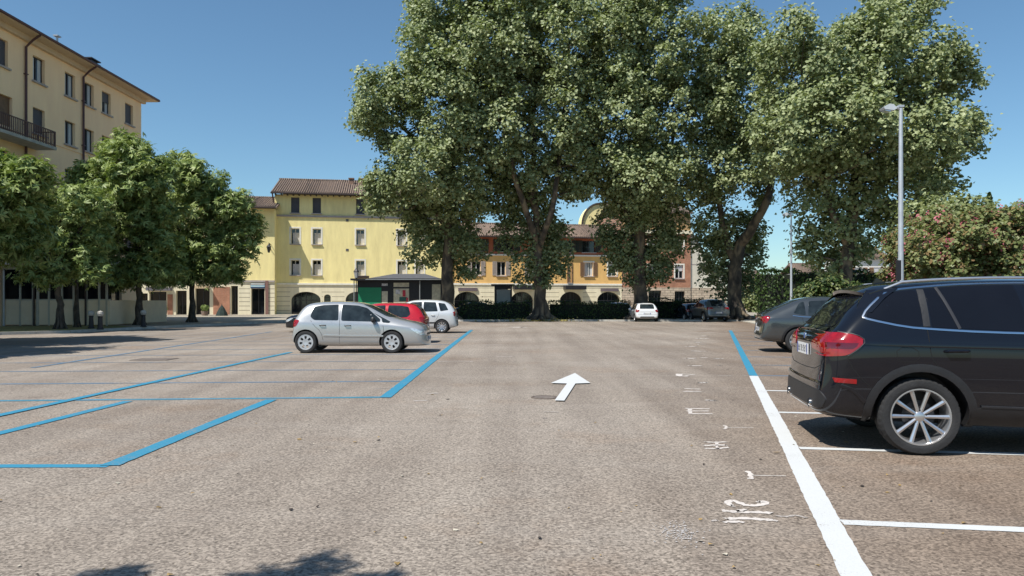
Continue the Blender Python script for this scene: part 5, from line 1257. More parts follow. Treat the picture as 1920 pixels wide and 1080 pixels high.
hatch('suv', (15.1, 57.6), R(97), 'grey SUV with silver roof seen from behind beside the leaning plane trunk', gry, L=4.5, H=1.70, wb=2.7, ro=.85, wr=.36, kind='suv', cover='spoke')
hatch('hatchback', (14.35, 60.8), R(97), 'dark car nosing out left of the grey SUV at the far hedge', drk, L=3.9, H=1.40, wb=2.45, cover='spoke')
r1 = hatch('suv', (9.72, 22.2), R(-10), 'graphite coupe-backed SUV parked beyond the big black SUV on the right', dgr, L=4.75, H=1.66, wb=2.75, ro=1.06, wr=.36, kind='coupe', cover='spoke')
hatch('hatchback', (-3.9, 64.6), R(180), 'dark car on the street behind the hedge, before the left arch of the orange house', drk, L=4.3, H=1.46, wb=2.6, ro=.75, cover='spoke')
hatch('hatchback', (8.4, 65.0), R(180), 'white car on the street behind the hedge, only its roof showing', whi, L=4.1, H=1.47, wb=2.5, ro=.7, cover='spoke')

# ------------------------------------------------------------------ trees and plants
def leafmesh(name, pts, nrm, size, m, parent, shape='rhomb', rng=None, fold=.35, mats=None, mi=None):
    """pts,nrm (n,3), size (n,) -> one mesh of pointed leaves"""
    n = len(pts); rng = rng or np.random.RandomState(1)
    nrm = nrm / (np.linalg.norm(nrm, axis=1, keepdims=True) + 1e-9)
    r = rng.normal(size=(n, 3)); u = np.cross(nrm, r); u /= (np.linalg.norm(u, axis=1, keepdims=True) + 1e-9); w = np.cross(nrm, u)
    s = size[:, None]
    if shape == 'rhomb':      # broad lobed leaf: 5 vertices, pointed
        tpl = [(-.5, 0, 0), (-.05, -.48, fold * .3), (.62, 0, 0), (-.05, .48, fold * .3)]
        faces = [(0, 1, 2, 3)]
    elif shape == 'plane':    # folded maple-like plate of two faces
        tpl = [(-.42, 0, 0), (-.30, -.46, fold * .5), (.22, -.40, fold * .4), (.60, 0, -.05), (.22, .40, fold * .4), (-.30, .46, fold * .5)]
        faces = [(0, 1, 2, 3), (0, 3, 4, 5)]
    else:                     # palmate: three drooping leaflets
        tpl = []; faces = []
        for a in (-1.15, -.38, .38, 1.15):
            c_, s_ = math.cos(a), math.sin(a); b0 = len(tpl)
            for (x, y, z) in ((0, 0, 0), (.45, -.14, -.04), (.95, 0, -.25), (.45, .14, -.04)): tpl.append((x * c_ - y * s_, x * s_ + y * c_, z))
            faces.append((b0, b0 + 1, b0 + 2, b0 + 3))
    k = len(tpl); V = np.empty((n, k, 3))
    for i, (x, y, z) in enumerate(tpl): V[:, i] = pts + s * (u * x + w * y + nrm * z)
    V = V.reshape(-1, 3).astype(np.float32)
    F = np.concatenate([(np.arange(n)[:, None] * k + np.array(f)[None, :]) for f in faces], axis=1).reshape(-1)
    nf = n * len(faces); me = bpy.data.meshes.new(name)
    me.vertices.add(len(V)); me.vertices.foreach_set('co', V.reshape(-1)); me.loops.add(nf * 4); me.loops.foreach_set('vertex_index', F.astype(np.int32))
    me.polygons.add(nf); me.polygons.foreach_set('loop_start', (np.arange(nf) * 4).astype(np.int32)); 
    for q in (mats or [m]): me.materials.append(q)
    if mi is not None: me.polygons.foreach_set('material_index', np.repeat(mi, len(faces)).astype(np.int32))
    me.update(calc_edges=True)
    o = bpy.data.objects.new(name, me); COL.objects.link(o); o.parent = parent
    return o
def crown_points(lobes, rng, blob_r, per_blob, dens=1.0, inner=.25, droop=0.0, flat=.75):
    P = []; Nn = []; ctr = []
    sdn = np.array(sd)
    for (cx, cy, cz, rx, ry, rz) in lobes:
        rx, ry, rz = [max(q_ - .40 * blob_r, .6 * q_) for q_ in (rx, ry, rz)]
        area = 4 * math.pi * ((rx * ry) ** 1.6 / 3 + (rx * rz) ** 1.6 / 3 + (ry * rz) ** 1.6 / 3) ** (1 / 1.6)
        nb_ = max(3, int(dens * area / (blob_r ** 2 * 2.2))); ni = int(nb_ * inner)
        for i in range(nb_ + ni):
            d = rng.normal(size=3); d /= np.linalg.norm(d)
            rr = (rng.uniform(.62, 1.05) if i < nb_ else rng.uniform(.2, .7)) * (1 + .07 * math.sin(d[0] * 7 + cz) + .07 * math.sin(d[2] * 9 + cx))
            c = np.array([cx + d[0] * rx * rr, cy + d[1] * ry * rr, cz + d[2] * rz * rr]); br = blob_r * rng.uniform(.4, 1.4)
            m_ = int(per_blob * (br / blob_r) ** 2 * (1 if i < nb_ else .45))
            q = rng.normal(size=(m_, 3)); q /= np.linalg.norm(q, axis=1, keepdims=True); q[:, 2] = np.where(q[:, 2] < -.75, -q[:, 2] * .6, q[:, 2])
            rad = br * np.abs(rng.normal(.75, .36, size=(m_, 1))); off = q * rad; off[:, 2] *= flat
            out_ = off / br
            if droop:
                off[:, 2] -= droop * (off[:, 0] ** 2 + off[:, 1] ** 2) / br
            P.append(c + off); Nn.append(out_ * .40 + d * .25 + np.array([0, 0, .25]) + sdn * .55 + rng.normal(size=(m_, 3)) * .48); ctr.append((c, br))
    return np.concatenate(P), np.concatenate(Nn), ctr
def barkmat(name, base, patch, pale, scale=2.2):
    m, n, b, N = newmat(name); L = n.links.new; b.inputs['Roughness'].default_value = .85
    tc = N('ShaderNodeTexCoord'); mp = N('ShaderNodeMapping'); mp.inputs['Scale'].default_value = (1, 1, .55); L(tc.outputs['Object'], mp.inputs[0])
    nz = N('ShaderNodeTexNoise'); nz.inputs['Scale'].default_value = scale; nz.inputs['Detail'].default_value = 6; nz.inputs['Distortion'].default_value = .6; L(mp.outputs[0], nz.inputs[0])
    cr = N('ShaderNodeValToRGB'); cr.color_ramp.interpolation = 'EASE'; e = cr.color_ramp.elements; e[0].position = .38; e[0].color = (*base, 1); e[1].position = .62; e[1].color = (*pale, 1); k = e.new(.48); k.color = (*patch, 1)
    L(nz.outputs[0], cr.inputs[0]); L(cr.outputs[0], b.inputs['Base Color'])
    bp = N('ShaderNodeBump'); bp.inputs['Strength'].default_value = .6; bp.inputs['Distance'].default_value = .03; L(nz.outputs[0], bp.inputs['Height']); L(bp.outputs[0], b.inputs['Normal'])
    return m
M['plane_bark'] = barkmat('plane_bark', (.035, .029, .024), (.075, .062, .046), (.20, .155, .10), 1.6)
M['dark_bark'] = barkmat('dark_bark', (.035, .028, .022), (.06, .05, .04), (.10, .08, .06), 5)
M['leaf_plane'] = leafmat('leaf_plane', (.09, .122, .055), (.21, .25, .115), (.38, .415, .225), .20)
M['leaf_linden'] = leafmat('leaf_linden', (.065, .105, .036), (.18, .245, .075), (.36, .42, .16), .18)
M['leaf_hedge'] = leafmat('leaf_hedge', (.018, .035, .012), (.03, .058, .018), (.07, .11, .03), .15)
M['leaf_shrub'] = leafmat('leaf_shrub', (.08, .10, .04), (.14, .17, .06), (.23, .25, .10), .25)
M['leaf_bronze'] = leafmat('leaf_bronze', (.14, .10, .05), (.22, .14, .07), (.26, .19, .08), .25)
M['flower_pink'] = leafmat('flower_pink', (.34, .08, .11), (.50, .12, .17), (.60, .20, .25), .3)

def branchpath(p0, p1, rng, n=6, bend=.12, sag=0.0):
    p0 = np.array(p0, float); p1 = np.array(p1, float); L_ = np.linalg.norm(p1 - p0); k1 = rng.normal(size=3) * bend * L_; out_ = []
    for i in range(n + 1):
        t = i / n; p = p0 * (1 - t) + p1 * t + k1 * math.sin(math.pi * t) + rng.normal(size=3) * bend * .12 * L_ * (0 < i < n); p[2] += sag * L_ * math.sin(math.pi * t); out_.append(tuple(p))
    return out_
def big_tree(name, px, Z, lobes, label, trunk, limbs, seed, leafsz=.215, blob=.58, per=52, mleaf='leaf_plane', bark='plane_bark', cat='tree', group=None, shape='plane', base=0.1, dens=.74, twigs=80, inner=.15, depth=None, zoff=0, flat=.95, droop=0):
    """lobes as (px, py, rpx, rpy, depth offset m, depth radius m) at distance Z; trunk/limbs as [(px,py,radius m,dy)]"""
    rng = np.random.RandomState(seed); X0 = PX(px, Z); o = thing(name, (X0, Z, base), 0, label, cat, group); k = Z / F
    W3 = lambda p, dy=0: (PX(p[0], Z) - X0, dy, PZ(p[1], Z) - base)
    L3 = []
    for l in lobes:
        dy, ry = l[4], l[5]; grow = 1.0
        if shape == 'plane':
            if l[1] < 345: dy -= 1.6; ry *= 1.45      # upper crown pushed forward and deepened to shade the foliage below
            elif l[1] > 400: dy += 1.0; ry *= .85; grow = 1.16
        elif l[1] < 400: dy -= .5; ry *= 1.35  # street tree tops deepened too, for darker lower crowns
        Zl = Z + dy; kl = Zl / F; L3.append((PX(l[0], Zl) - X0, dy, PZ(l[1], Zl) - base, l[2] * kl * grow, ry, l[3] * kl * grow))
    P, Nn, ctr = crown_points(L3, rng, blob, per, dens, inner, flat=flat, droop=droop)
    keep = P[:, 2] > .3; P = P[keep]; Nn = Nn[keep]
    leafmesh('crown', P, Nn, rng.uniform(.6, 1.25, len(P)) * leafsz, M[mleaf], o, shape, rng)
    b = MB(); ends = []
    def addlimb(pts):
        q = [W3(p, p[3] if len(p) > 3 else 0) for p in pts]; rs = [p[2] for p in pts]; qq = [q[0]]; rr = [rs[0]]
        for a, c, ra, rc in zip(q[:-1], q[1:], rs[:-1], rs[1:]):
            for t in (.33, .67, 1): qq.append(tuple(a[i] * (1 - t) + c[i] * t + (rng.normal() * .05 if t < 1 else 0) for i in range(3))); rr.append(ra * (1 - t) + rc * t)
        b.tube(qq, rr, 12); ends.extend(zip(qq[2:], rr[2:]))
    addlimb(trunk); 
    q0 = W3(trunk[0]); r0 = trunk[0][2]
    for i in range(7):
        a = i * .9 + rng.uniform(0, .5); b.tube([(q0[0] + math.cos(a) * r0 * 1.9, math.sin(a) * r0 * 1.9, -.05), (q0[0] + math.cos(a) * r0 * .9, math.sin(a) * r0 * .9, .35), (q0[0] + math.cos(a) * r0 * .35, math.sin(a) * r0 * .35, 1.5)], [r0 * .35, r0 * .38, r0 * .3], 8)
    tr_ = b.build('trunk', M[bark], o, smooth=True)
    b = MB(); 
    for l in limbs: addlimb(l)
    # secondary branches reach out to leaf clusters
    if twigs:
        idx = rng.choice(len(ctr), min(twigs, len(ctr)), replace=False)
        for i in idx:
            c, br = ctr[i]
            best = min(ends, key=lambda e: np.linalg.norm(np.array(e[0]) - c) + (6 if e[0][2] > c[2] + 1 else 0))
            b.tube(branchpath(best[0], tuple(c), rng, 5, .08), [min(best[1] * .5, .12) * (1 - .15 * j) for j in range(6)], 6)
    b.build('limbs', M[bark], o, smooth=True)
    return o
T1 = big_tree('plane_tree', 840, 58, [
    (712, 200, 56, 56, -1, 3.0), (690, 225, 38, 36, 0, 2), (762, 170, 45, 50, 0, 2.5), (745, 268, 45, 22, 0, 2.2),
    (800, 90, 48, 90, 0, 4), (840, -10, 85, 70, 0, 4), (840, 200, 80, 130, -1, 4.5), (900, 110, 80, 150, 0, 4.5), (735, 345, 52, 48, -2, 3.2), (712, 370, 34, 45, -1, 2.4), (800, 330, 75, 75, -1, 4.5),
    (830, 410, 70, 65, 0, 4), (800, 460, 42, 42, 0, 3), (872, 470, 38, 55, 0, 3), (775, 405, 25, 28, 0, 2), (880, 330, 50, 90, 0, 3.5)],
    'leftmost tall plane tree, dark trunk, one leafy branch jutting out to the left', [(840, 600, .55), (838, 520, .45), (842, 430, .40), (846, 330, .33), (850, 200, .24), (850, 60, .12)],
    [[(842, 430, .25), (800, 380, .18, -1), (745, 345, .09, -2)], [(844, 360, .22), (790, 270, .16, 0), (720, 210, .08, -1)], [(846, 300, .2), (880, 200, .14, 1), (900, 80, .08, 1)]], 3, group='big plane trees along the far hedge')
T2 = big_tree('plane_tree', 1015, 57.5, [
    (1000, -10, 100, 70, 0, 4), (960, 110, 75, 110, 0, 4.5), (1060, 90, 78, 120, 0, 4.5), (945, 240, 60, 90, -1, 3.5), (1055, 230, 70, 100, 0, 4), (985, 330, 80, 70, 2, 3.5),
    (1080, 320, 52, 62, 1, 3.2), (950, 370, 45, 70, 2, 3), (1000, 440, 62, 65, 0.5, 3), (1040, 470, 36, 52, 1, 2.4), (985, 500, 36, 40, 0, 2.2), (1020, 520, 30, 22, -1, 1.3)],
    'plane tree with several pale spreading limbs and a mottled flared trunk in the middle', [(1015, 603, .60), (1012, 560, .46), (1010, 500, .40), (1008, 440, .34)],
    [[(1010, 460, .26), (985, 400, .22, -2.0), (962, 330, .18, -3.0), (945, 250, .14, -3.5), (940, 150, .12, -3.5), (942, 40, .07, -2)], [(1010, 470, .26), (1030, 410, .22, -2.0), (1038, 360, .19, -2.8), (1050, 260, .13, -2.4), (1062, 140, .1, -2)],
     [(1010, 450, .3), (1000, 380, .24, -1), (998, 320, .2, -2.5), (1002, 200, .13, -2), (1000, 60, .07, -1)]], 7, group='big plane trees along the far hedge', inner=.15)
T3 = big_tree('plane_tree', 1200, 58, [
    (1190, -5, 90, 60, 0, 4), (1150, 90, 70, 100, 0, 4.5), (1230, 90, 75, 110, 0, 4.5), (1160, 220, 72, 100, -1, 4.2), (1240, 230, 70, 100, 0, 4.2), (1150, 320, 60, 50, 0, 3.5), (1205, 340, 80, 70, -1, 4.5), (1270, 330, 52, 60, 0, 3),
    (1200, 430, 75, 58, 0, 3.6), (1205, 500, 55, 38, 0, 2.6), (1170, 465, 42, 45, 0, 2.4), (1146, 385, 26, 34, 0, 1.6), (1262, 410, 34, 40, 0, 2), (1248, 470, 32, 36, 0, 2), (1200, 525, 34, 22, 0, 1.6)],
    'dense drooping plane tree with straight dark trunk behind the small white car', [(1200, 600, .62), (1200, 540, .5), (1200, 440, .42), (1198, 300, .32), (1200, 120, .18), (1198, 20, .1)],
    [[(1200, 440, .25), (1150, 370, .16, -1), (1120, 300, .08, -2)], [(1199, 380, .24), (1250, 300, .16, 0), (1270, 220, .08, 0)]], 11, group='big plane trees along the far hedge')
T4 = big_tree('plane_tree', 1380, 58, [
    (1345, 120, 55, 100, 0, 3.6), (1385, 80, 42, 62, 0, 3), (1330, 220, 45, 90, 0, 3.2), (1395, 200, 62, 110, 1, 3.8), (1345, 330, 50, 60, 0, 3), (1415, 300, 42, 52, 1, 2.8), (1350, 420, 52, 62, 0, 3), (1385, 470, 46, 60, 1, 2.6), (1340, 480, 30, 42, 0, 2), (1430, 350, 28, 46, 0, 2), (1416, 440, 22, 40, 0, 1.5), (1370, 535, 42, 30, .5, 1.6)],
    'plane tree with a leaning forked trunk right of the grey SUV', [(1380, 602, .7), (1377, 560, .55), (1378, 500, .5), (1388, 455, .42)],
    [[(1388, 460, .42), (1402, 430, .36, -1), (1422, 390, .30, -1.5), (1440, 330, .22, -1), (1460, 250, .12, 0)], [(1380, 500, .32), (1355, 430, .25, 0), (1345, 340, .19, 0), (1350, 200, .12, 0), (1352, 80, .07, 0)]], 13, group='big plane trees along the far hedge')
T5 = big_tree('plane_tree', 1578, 47, [
    (1470, 90, 55, 65, 0, 3), (1500, 150, 70, 80, 0, 3.6), (1480, 250, 72, 80, -1, 3.6), (1640, 60, 72, 72, 0, 3.4), (1600, 130, 70, 90, 0, 4), (1700, 30, 38, 42, 0, 2.4), (1680, 140, 75, 75, 0, 3.8), (1745, 140, 52, 50, 0, 3), (1775, 170, 38, 58, 0, 2.4),
    (1560, 240, 85, 90, -1, 4.4), (1680, 260, 95, 85, -1, 4.2), (1762, 270, 56, 62, 0, 3), (1795, 250, 28, 48, 0, 1.8), (1825, 285, 14, 16, 0, .6), (1600, 350, 75, 70, 0, 3.6), (1700, 360, 70, 52, -1, 3.4), (1758, 345, 46, 28, 0, 2.4), (1540, 400, 52, 62, 0, 2.8), (1590, 450, 52, 50, 0, 2.6), (1520, 320, 60, 50, 0, 3), (1655, 420, 40, 34, 0, 2), (1560, 495, 40, 36, 0, 2), (1515, 470, 28, 30, 0, 1.5)],
    'large light green plane tree on the right, behind the tall lamp post', [(1578, 640, .55), (1582, 540, .45), (1590, 470, .38), (1600, 380, .30), (1610, 260, .22), (1620, 120, .14), (1640, 40, .07)],
    [[(1590, 470, .24), (1540, 380, .18, -1), (1490, 270, .1, -2)], [(1600, 400, .22), (1680, 320, .16, 0), (1780, 250, .08, 0)], [(1600, 360, .2), (1660, 220, .14, 1), (1700, 80, .07, 1)]], 17, leafsz=.20, blob=.54, per=50, group='big plane trees along the far hedge', base=.05)
# left street trees
gl = 'young street trees on the left pavement'
L1 = big_tree('street_tree', 113, 37.3, [(80, 420, 62, 82, 0, 1.9), (150, 455, 48, 72, 0, 1.8), (150, 375, 48, 42, 0, 1.5), (70, 480, 40, 42, 0, 1.2), (180, 512, 36, 30, 0, 1.1), (90, 515, 50, 24, 0, 1.3)],
    'street tree on the left with the bare leaning dark trunk beside the terrace', [(113, 622, .17), (112, 580, .15), (108, 550, .14), (110, 500, .12), (112, 420, .08), (115, 370, .05)],
    [[(110, 510, .08), (80, 450, .06), (60, 400, .03)], [(111, 490, .08), (150, 430, .06), (160, 390, .03)]], 23, leafsz=.29, blob=.42, per=22, mleaf='leaf_linden', bark='dark_bark', group=gl, shape='palm', base=.12, twigs=30, inner=.5, flat=.8, droop=.2)
L2 = big_tree('street_tree', 143, 40, [(165, 400, 40, 60, 0, 1.5), (150, 480, 40, 36, 0, 1.3)],
    'slender street tree with the thinnest trunk, second from the left', [(145, 620, .10), (144, 560, .09), (148, 500, .07), (160, 400, .05)], [], 24, leafsz=.29, blob=.42, per=22, mleaf='leaf_linden', bark='dark_bark', group=gl, shape='palm', base=.12, twigs=14, inner=.5, flat=.8, droop=.2)
L3_ = big_tree('street_tree', 264, 44, [(228, 300, 52, 52, 0, 1.9), (190, 350, 55, 50, 0, 1.9), (262, 330, 60, 62, -.5, 2.1), (215, 420, 75, 70, -.5, 2.6), (285, 400, 55, 70, 0, 2.2), (160, 430, 36, 52, 0, 1.5), (240, 500, 70, 38, 0, 2.1), (310, 470, 42, 50, 0, 1.8), (175, 505, 40, 32, 0, 1.4), (200, 520, 62, 30, 0, 1.8), (290, 512, 58, 34, 0, 1.9), (252, 275, 20, 24, 0, .7), (202, 275, 20, 22, 0, .7)],
    'broad street tree in front of the apartment block corner, brightest and widest crown', [(262, 614, .2), (262, 560, .17), (258, 500, .14), (252, 400, .1), (245, 310, .05)],
    [[(258, 500, .09), (210, 430, .06), (180, 370, .03)], [(256, 480, .09), (300, 410, .06), (300, 350, .03)]], 29, leafsz=.32, blob=.44, per=24, mleaf='leaf_linden', bark='dark_bark', group=gl, shape='palm', base=.12, twigs=40, inner=.5, flat=.8, droop=.2)
L4 = big_tree('street_tree', 360, 50, [(345, 320, 38, 38, 0, 1.5), (330, 300, 15, 20, 0, .6), (375, 345, 50, 42, 0, 1.9), (360, 420, 78, 80, 0, 2.9), (425, 400, 52, 52, 0, 2), (455, 440, 38, 46, 0, 1.5), (400, 480, 72, 45, 0, 2.4), (330, 480, 45, 45, 0, 1.8), (330, 515, 55, 26, 0, 1.8), (410, 512, 50, 24, 0, 1.7), (448, 372, 22, 24, 0, .8), (475, 415, 18, 22, 0, .7)],
    'right-hand street tree of the left group, overlapping the yellow houses', [(360, 606, .2), (360, 560, .17), (362, 500, .14), (368, 400, .09), (370, 320, .05)],
    [[(362, 500, .09), (410, 440, .06), (450, 400, .03)], [(362, 490, .09), (330, 420, .06), (320, 350, .03)]], 31, leafsz=.34, blob=.47, per=24, mleaf='leaf_linden', bark='dark_bark', group=gl, shape='palm', base=.12, twigs=40, inner=.5, flat=.8, droop=.2)
# nearer tree whose crown enters at the left edge; its shade falls across the stalls
L0 = big_tree('street_tree', -130, 26.5, [(10, 370, 62, 62, 0, 2.0), (-40, 330, 70, 70, 0, 2.0), (-130, 320, 110, 70, 0, 3.2), (0, 455, 55, 40, 0, 1.9), (-70, 430, 110, 60, 0, 3.0), (-220, 400, 110, 90, 0, 2.4), (60, 320, 26, 36, 0, .8), (-160, 450, 110, 50, -1, 2.6)],
    'nearest street tree whose crown enters at the left edge of the view', [(-130, 640, .2), (-125, 560, .17), (-120, 480, .14), (-110, 400, .1)], [[(-120, 470, .08), (-60, 420, .06), (-10, 370, .03)]], 37, leafsz=.31, blob=.43, per=24, mleaf='leaf_linden', bark='dark_bark', group=gl, shape='palm', base=.12, twigs=30, inner=.5, flat=.8, droop=.2)
L5 = big_tree('street_tree', -370, 19.5, [(-370, 330, 200, 110, 0, 2.6), (-450, 260, 150, 100, 0, 2.3), (-290, 260, 120, 90, 0, 2.2), (-250, 390, 80, 60, 0, 1.6)],
    'street tree outside the left edge that shades the nearest blue stalls', [(-370, 670, .2), (-365, 560, .17), (-370, 400, .12)], [[(-368, 480, .08), (-300, 380, .05), (-270, 320, .03)]], 39, leafsz=.31, blob=.43, per=24, mleaf='leaf_linden', bark='dark_bark', group=gl, shape='palm', base=.12, twigs=20, inner=.5, flat=.8, droop=.2)
L6 = big_tree('street_tree', -330, 23.2, [(-330, 340, 170, 100, 0, 2.8), (-400, 280, 120, 90, 0, 2.4), (-250, 300, 90, 90, 0, 2.2)],
    'second street tree outside the left edge, between the nearest and the visible ones', [(-330, 655, .2), (-330, 560, .17), (-332, 400, .12)], [[(-330, 480, .08), (-270, 380, .05), (-240, 320, .03)]], 49, leafsz=.31, blob=.43, per=24, mleaf='leaf_linden', bark='dark_bark', group=gl, shape='palm', base=.12, twigs=20, inner=.5, flat=.8, droop=.2)
# roadside tree beside the camera: only its shadow tips reach the picture
rng = np.random.RandomState(5); o = thing('street_tree', (-7.0, -2.4, 0), 0, 'street tree standing behind the viewer, whose leaf tips throw the shadow in the foreground', 'tree')
tips = [(-4.50, 1.74, 5, .20, .16, .2), (-3.40, 1.86, 5, .12, .18, .2), (-3.70, 1.67, 5, .28, .12, .2), (-3.14, 1.72, 5.0, .20, .12, .2), (-4.6, .3, 5.3, 1.0, .4, .5), (-6.5, -1.8, 6.2, 2.4, 2.1, 1.6)]
P, Nn, ctr = crown_points([(l[0] + 7, l[1] + 2.4, l[2], l[3], l[4], l[5]) for l in tips], rng, .15, 11, .8, .3, 0, .5)
leafmesh('crown', P, Nn, rng.uniform(.6, 1.2, len(P)) * .16, M['leaf_linden'], o, 'palm', rng)
b = MB(); b.tube([(0, 0, 0), (.1, .1, 2.2), (.4, .8, 4.4), (.6, 1.1, 6.4)], [.2, .16, .12, .05], 10); b.tube([(.3, .6, 3.8), (1.6, 2.6, 4.7), (3.4, 4.1, 5.0)], [.08, .05, .02], 8); b.build('trunk', M['dark_bark'], o, smooth=True)

# hedges
def hedge(name, x0, x1, y0, y1, h, label, rot=0, seed=1, dens=95, leaf=.10, m='leaf_hedge', top_var=.08, base=.1, split=None):
    rng = np.random.RandomState(seed); o = thing(name, (x0, y0, base), rot, label, 'hedge'); L_, D = x1 - x0, y1 - y0
    b = MB(); b.box(.12, L_ - .12, .12, D - .12, 0, h - .12); b.build('stems', mat('hedge_core', (.012, .016, .010), .95, 0, .3, 4), o)
    area = 2 * (L_ + D) * h + L_ * D; n = int(area * dens); P = []; Nn = []
    for (ax, cnt) in (('f', L_ * h), ('b', L_ * h * .5), ('l', D * h), ('r', D * h), ('t', L_ * D * 1.5)):
        q = int(cnt * dens); u = rng.uniform(0, 1, q); v = rng.uniform(0, 1, q); j = rng.normal(size=q) * .05
        bulge = .07 * np.sin(u * L_ * 2.1 + 1) + .05 * np.sin(u * L_ * 5.3) + .05 * np.sin(v * 7)
        if ax == 'f': p = np.stack([u * L_, -j - bulge * .6, v * h], 1); nn = [0, -1, .3]
        elif ax == 'b': p = np.stack([u * L_, D + j, v * h], 1); nn = [0, 1, .3]
        elif ax == 'l': p = np.stack([j, u * D, v * h], 1); nn = [-1, 0, .3]
        elif ax == 'r': p = np.stack([L_ + j, u * D, v * h], 1); nn = [1, 0, .3]
        else: p = np.stack([u * L_, v * D, h + j + top_var * (np.sin(u * L_ * 1.3) + np.sin(u * L_ * 3.7) * .6) + rng.exponential(.04, q)], 1); nn = [0, 0, 1]
        P.append(p); Nn.append(np.array(nn) + rng.normal(size=(q, 3)) * .6)
    P = np.concatenate(P); Nn = np.concatenate(Nn); leafmesh('foliage', P, Nn, rng.uniform(.6, 1.3, len(P)) * leaf, M[m], o, 'rhomb', rng)
    return o
hedge('hedge', -4.2, 1.5, 58.9, 60.0, 1.30, 'low clipped dark hedge left of the mottled middle trunk', seed=2)
hedge('hedge', 2.9, 9.4, 58.9, 60.0, 1.32, 'low clipped dark hedge between the middle trunk and the white hatchback', seed=3)
hedge('hedge', 10.6, 16.0, 61.6, 62.6, 1.55, 'low clipped dark hedge behind the white hatchback and grey SUV', seed=4)
hedge('hedge', 18.0, 27.5, 52.8, 55.2, 3.45, 'tall dark boxy hedge with sunlit top right of the leaning plane trunk', seed=5, dens=60, leaf=.16, top_var=.18)
hedge('hedge', 29, 60, 47.5, 50, 2.6, 'long dark hedge at the far right behind the parked SUVs', seed=6, dens=30, leaf=.2, top_var=.2)
def shrub(name, px, Z, lobes, label, seed, mats, mixw, leafsz, blob, per, cat='shrub', base=0.05, shape='rhomb', flower=None, group=None):
    rng = np.random.RandomState(seed); X0 = PX(px, Z); o = thing(name, (X0, Z, base), 0, label, cat, group); k = Z / F
    L_ = [(PX(l[0], Z) - X0, l[4], PZ(l[1], Z) - base, l[2] * k, l[5], l[3] * k) for l in lobes]
    P, Nn, ctr = crown_points(L_, rng, blob, per, 1.0, .5); keep = P[:, 2] > .05; P, Nn = P[keep], Nn[keep]
    mi = np.array(rng.choice(len(mats), len(P), p=mixw))
    leafmesh('foliage', P, Nn, rng.uniform(.6, 1.25, len(P)) * leafsz, None, o, shape, rng, mats=[M[m] for m in mats], mi=mi)
    if flower:
        n_, fr, fs, cnt = flower; Pf = []; Nf = []
        for i in range(n_):
            c, br = ctr[rng.randint(len(ctr))]
            if c[2] < np.median([q[0][2] for q in ctr]) * .9: continue
            d = rng.normal(size=3); d[1] = -abs(d[1]); d[2] = abs(d[2]); d /= np.linalg.norm(d); c = c + d * br * 1.0
            q = rng.normal(size=(cnt, 3)) * np.array([.5, .5, 1.0]) * fr; Pf.append(c + q); Nf.append(q + d)
        Pf = np.concatenate(Pf); Nf = np.concatenate(Nf)
        leafmesh('blossom', Pf, Nf, rng.uniform(.6, 1.2, len(Pf)) * fs, M['flower_pink'], o, 'rhomb', rng)
    b = MB(); 
    for i in range(6):
        c, br = ctr[rng.randint(len(ctr))]; a = rng.uniform(0, 6.28); b.tube(branchpath((math.cos(a) * .25, math.sin(a) * .25, 0), tuple(c), rng, 5, .08), [.05, .045, .04, .03, .02, .015], 6)
    b.build('stems', M['dark_bark'], o, smooth=True); return o
shrub('flowering_shrub', 1835, 26, [(1800, 440, 85, 60, 0, 1.6), (1870, 430, 70, 52, 0, 1.5), (1760, 490, 60, 60, 0, 1.3), (1850, 500, 90, 60, 0, 1.6), (1930, 450, 60, 60, 0, 1.4), (1850, 580, 110, 70, 0, 1.6)],
    'tall crepe myrtle shrub with pink blossom at the right edge', 41, ['leaf_shrub', 'leaf_bronze'], [.8, .2], .13, .34, 70, flower=(160, .14, .08, 24), group='pink crepe myrtles')
shrub('flowering_shrub', 1700, 30, [(1695, 470, 42, 40, 0, 1.2), (1720, 450, 50, 45, 0, 1.2), (1690, 515, 30, 28, 0, 1), (1720, 520, 60, 40, 0, 1.2), (1700, 580, 70, 60, 0, 1.2)],
    'smaller crepe myrtle with red-pink blossom round the foot of the tall lamp post', 43, ['leaf_shrub', 'leaf_bronze'], [.72, .28], .12, .32, 62, flower=(100, .13, .075, 22), group='pink crepe myrtles')
shrub('shrub', 1770, 38, [(1740, 400, 60, 30, 0, 1.6), (1800, 390, 60, 36, 0, 1.6), (1780, 460, 90, 60, 0, 2), (1780, 550, 110, 60, 0, 2)],
    'grey-green tall shrub behind the pink crepe myrtles', 47, ['leaf_shrub', 'leaf_plane'], [.6, .4], .17, .5, 70)
shrub('shrub', 1540, 36, [(1510, 552, 28, 18, 0, .8), (1550, 542, 30, 24, 0, .9), (1590, 548, 40, 26, 0, 1), (1550, 590, 60, 30, 0, 1)],
    'low leafy bright green shrub just above the graphite SUV', 53, ['leaf_shrub', 'leaf_hedge'], [.45, .55], .15, .34, 60)
# conifer tip behind the shrubs
rng = np.random.RandomState(8); o = thing('conifer_tree', (PX(1855, 60), 60, 0), 0, 'dark conifer whose pointed top rises behind the pink crepe myrtles', 'tree')
hh = PZ(362, 60); n = 9000; t = rng.uniform(0, 1, n) ** .7; a = rng.uniform(0, 6.283, n); r = (1 - t) * 2.6 * rng.uniform(.6, 1.1, n) * (1 + .25 * np.sin(t * 60))
P = np.stack([np.cos(a) * r, np.sin(a) * r, 1 + t * (hh - 1)], 1); leafmesh('crown', P, np.stack([np.cos(a), np.sin(a), .4 + 0 * a], 1) + rng.normal(size=(n, 3)) * .4, rng.uniform(.15, .3, n), M['leaf_hedge'], o, 'rhomb', rng)
b = MB(); b.tube([(0, 0, 0), (0, 0, hh * .9)], [.25, .04], 8); b.build('trunk', M['dark_bark'], o)
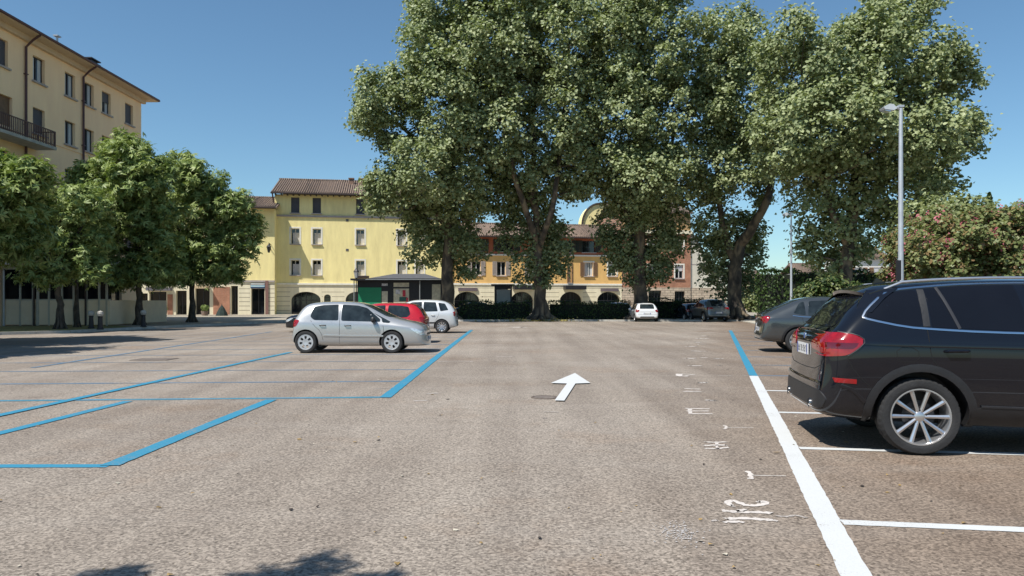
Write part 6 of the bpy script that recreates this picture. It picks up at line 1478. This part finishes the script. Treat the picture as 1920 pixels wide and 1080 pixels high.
# far tree belt seen low between things, and beyond the frame sides
for i, (px, Z, py, w_) in enumerate([(1450, 95, 530, 60), (1530, 90, 520, 50), (1740, 75, 470, 50), (1900, 55, 430, 90), (2050, 50, 400, 120)]):
    shrub('far_tree', px, Z, [(px, py + 20, w_, 30, 0, 2.5), (px - w_ * .5, py + 40, w_ * .6, 26, 0, 2.5), (px + w_ * .4, py + 38, w_ * .6, 30, 0, 2.5)],
      ['hazy low tree beyond the tall dark hedge', 'distant rounded tree behind the thin lamp post', 'distant tree behind the plane tree and shrubs at right', 'leafy tree at the right edge behind the crepe myrtle', 'leafy tree beyond the right edge of the car park'][i], 60 + i, ['leaf_shrub', 'leaf_plane'], [.5, .5], .32, .9, 60, 'tree')
# flower tubs before the shops at the left
def tub(px, py, Z, label, pink):
    rng = np.random.RandomState(px); o = thing('flower_tub', (PX(px, Z), Z, .14), 0, label, 'planter'); b = MB(); b.lathe([(.0, 0), (.28, 0), (.36, .45), (.33, .45), (.3, .38), (0, .38)], 14, axis='z'); b.build('pot', mat('clay_pot', (.22, .16, .13), .8, 0, .2, 5), o)
    n = 420; q = rng.normal(size=(n, 3)); q /= np.linalg.norm(q, axis=1, keepdims=True); P = q * rng.uniform(.6, 1, (n, 1)) * np.array([.42, .42, .38]) + np.array([0, 0, .72]); leafmesh('plant', P, q + rng.normal(size=(n, 3)) * .4, rng.uniform(.07, .13, n), M['leaf_linden'], o, 'rhomb', rng)
    if pink: P = P[:140] * 1.03; leafmesh('blossom', P, q[:140], rng.uniform(.06, .11, 140), M['flower_pink'], o, 'rhomb', rng)
tub(290, 580, 72, 'round flower tub with pink blossom before the left shop window', True)
tub(306, 580, 71, 'round flower tub with pink blossom, right-hand one of the pair by the dark awning', True)
tub(384, 580, 73, 'green potted plant before the shop window left of the red brick pier', False)
# weeds and dry leaves at the foot of the middle plane tree
rng = np.random.RandomState(3); n = 900; P = np.stack([rng.normal(PX(1010, 56.6), 1.6, n), 56.5 + rng.uniform(-.5, 1.2, n), .03 + rng.exponential(.05, n)], 1)
o = leafmesh('weeds', P, rng.normal(size=(n, 3)) + np.array([0, 0, 1]), rng.uniform(.06, .16, n), leafmat('leaf_dry', (.20, .17, .04), (.32, .28, .07), (.45, .36, .14), .1), None, 'rhomb', rng); tag(o, 'yellowish weeds and fallen leaves along the kerb at the middle trunk', 'weeds', kind='stuff')
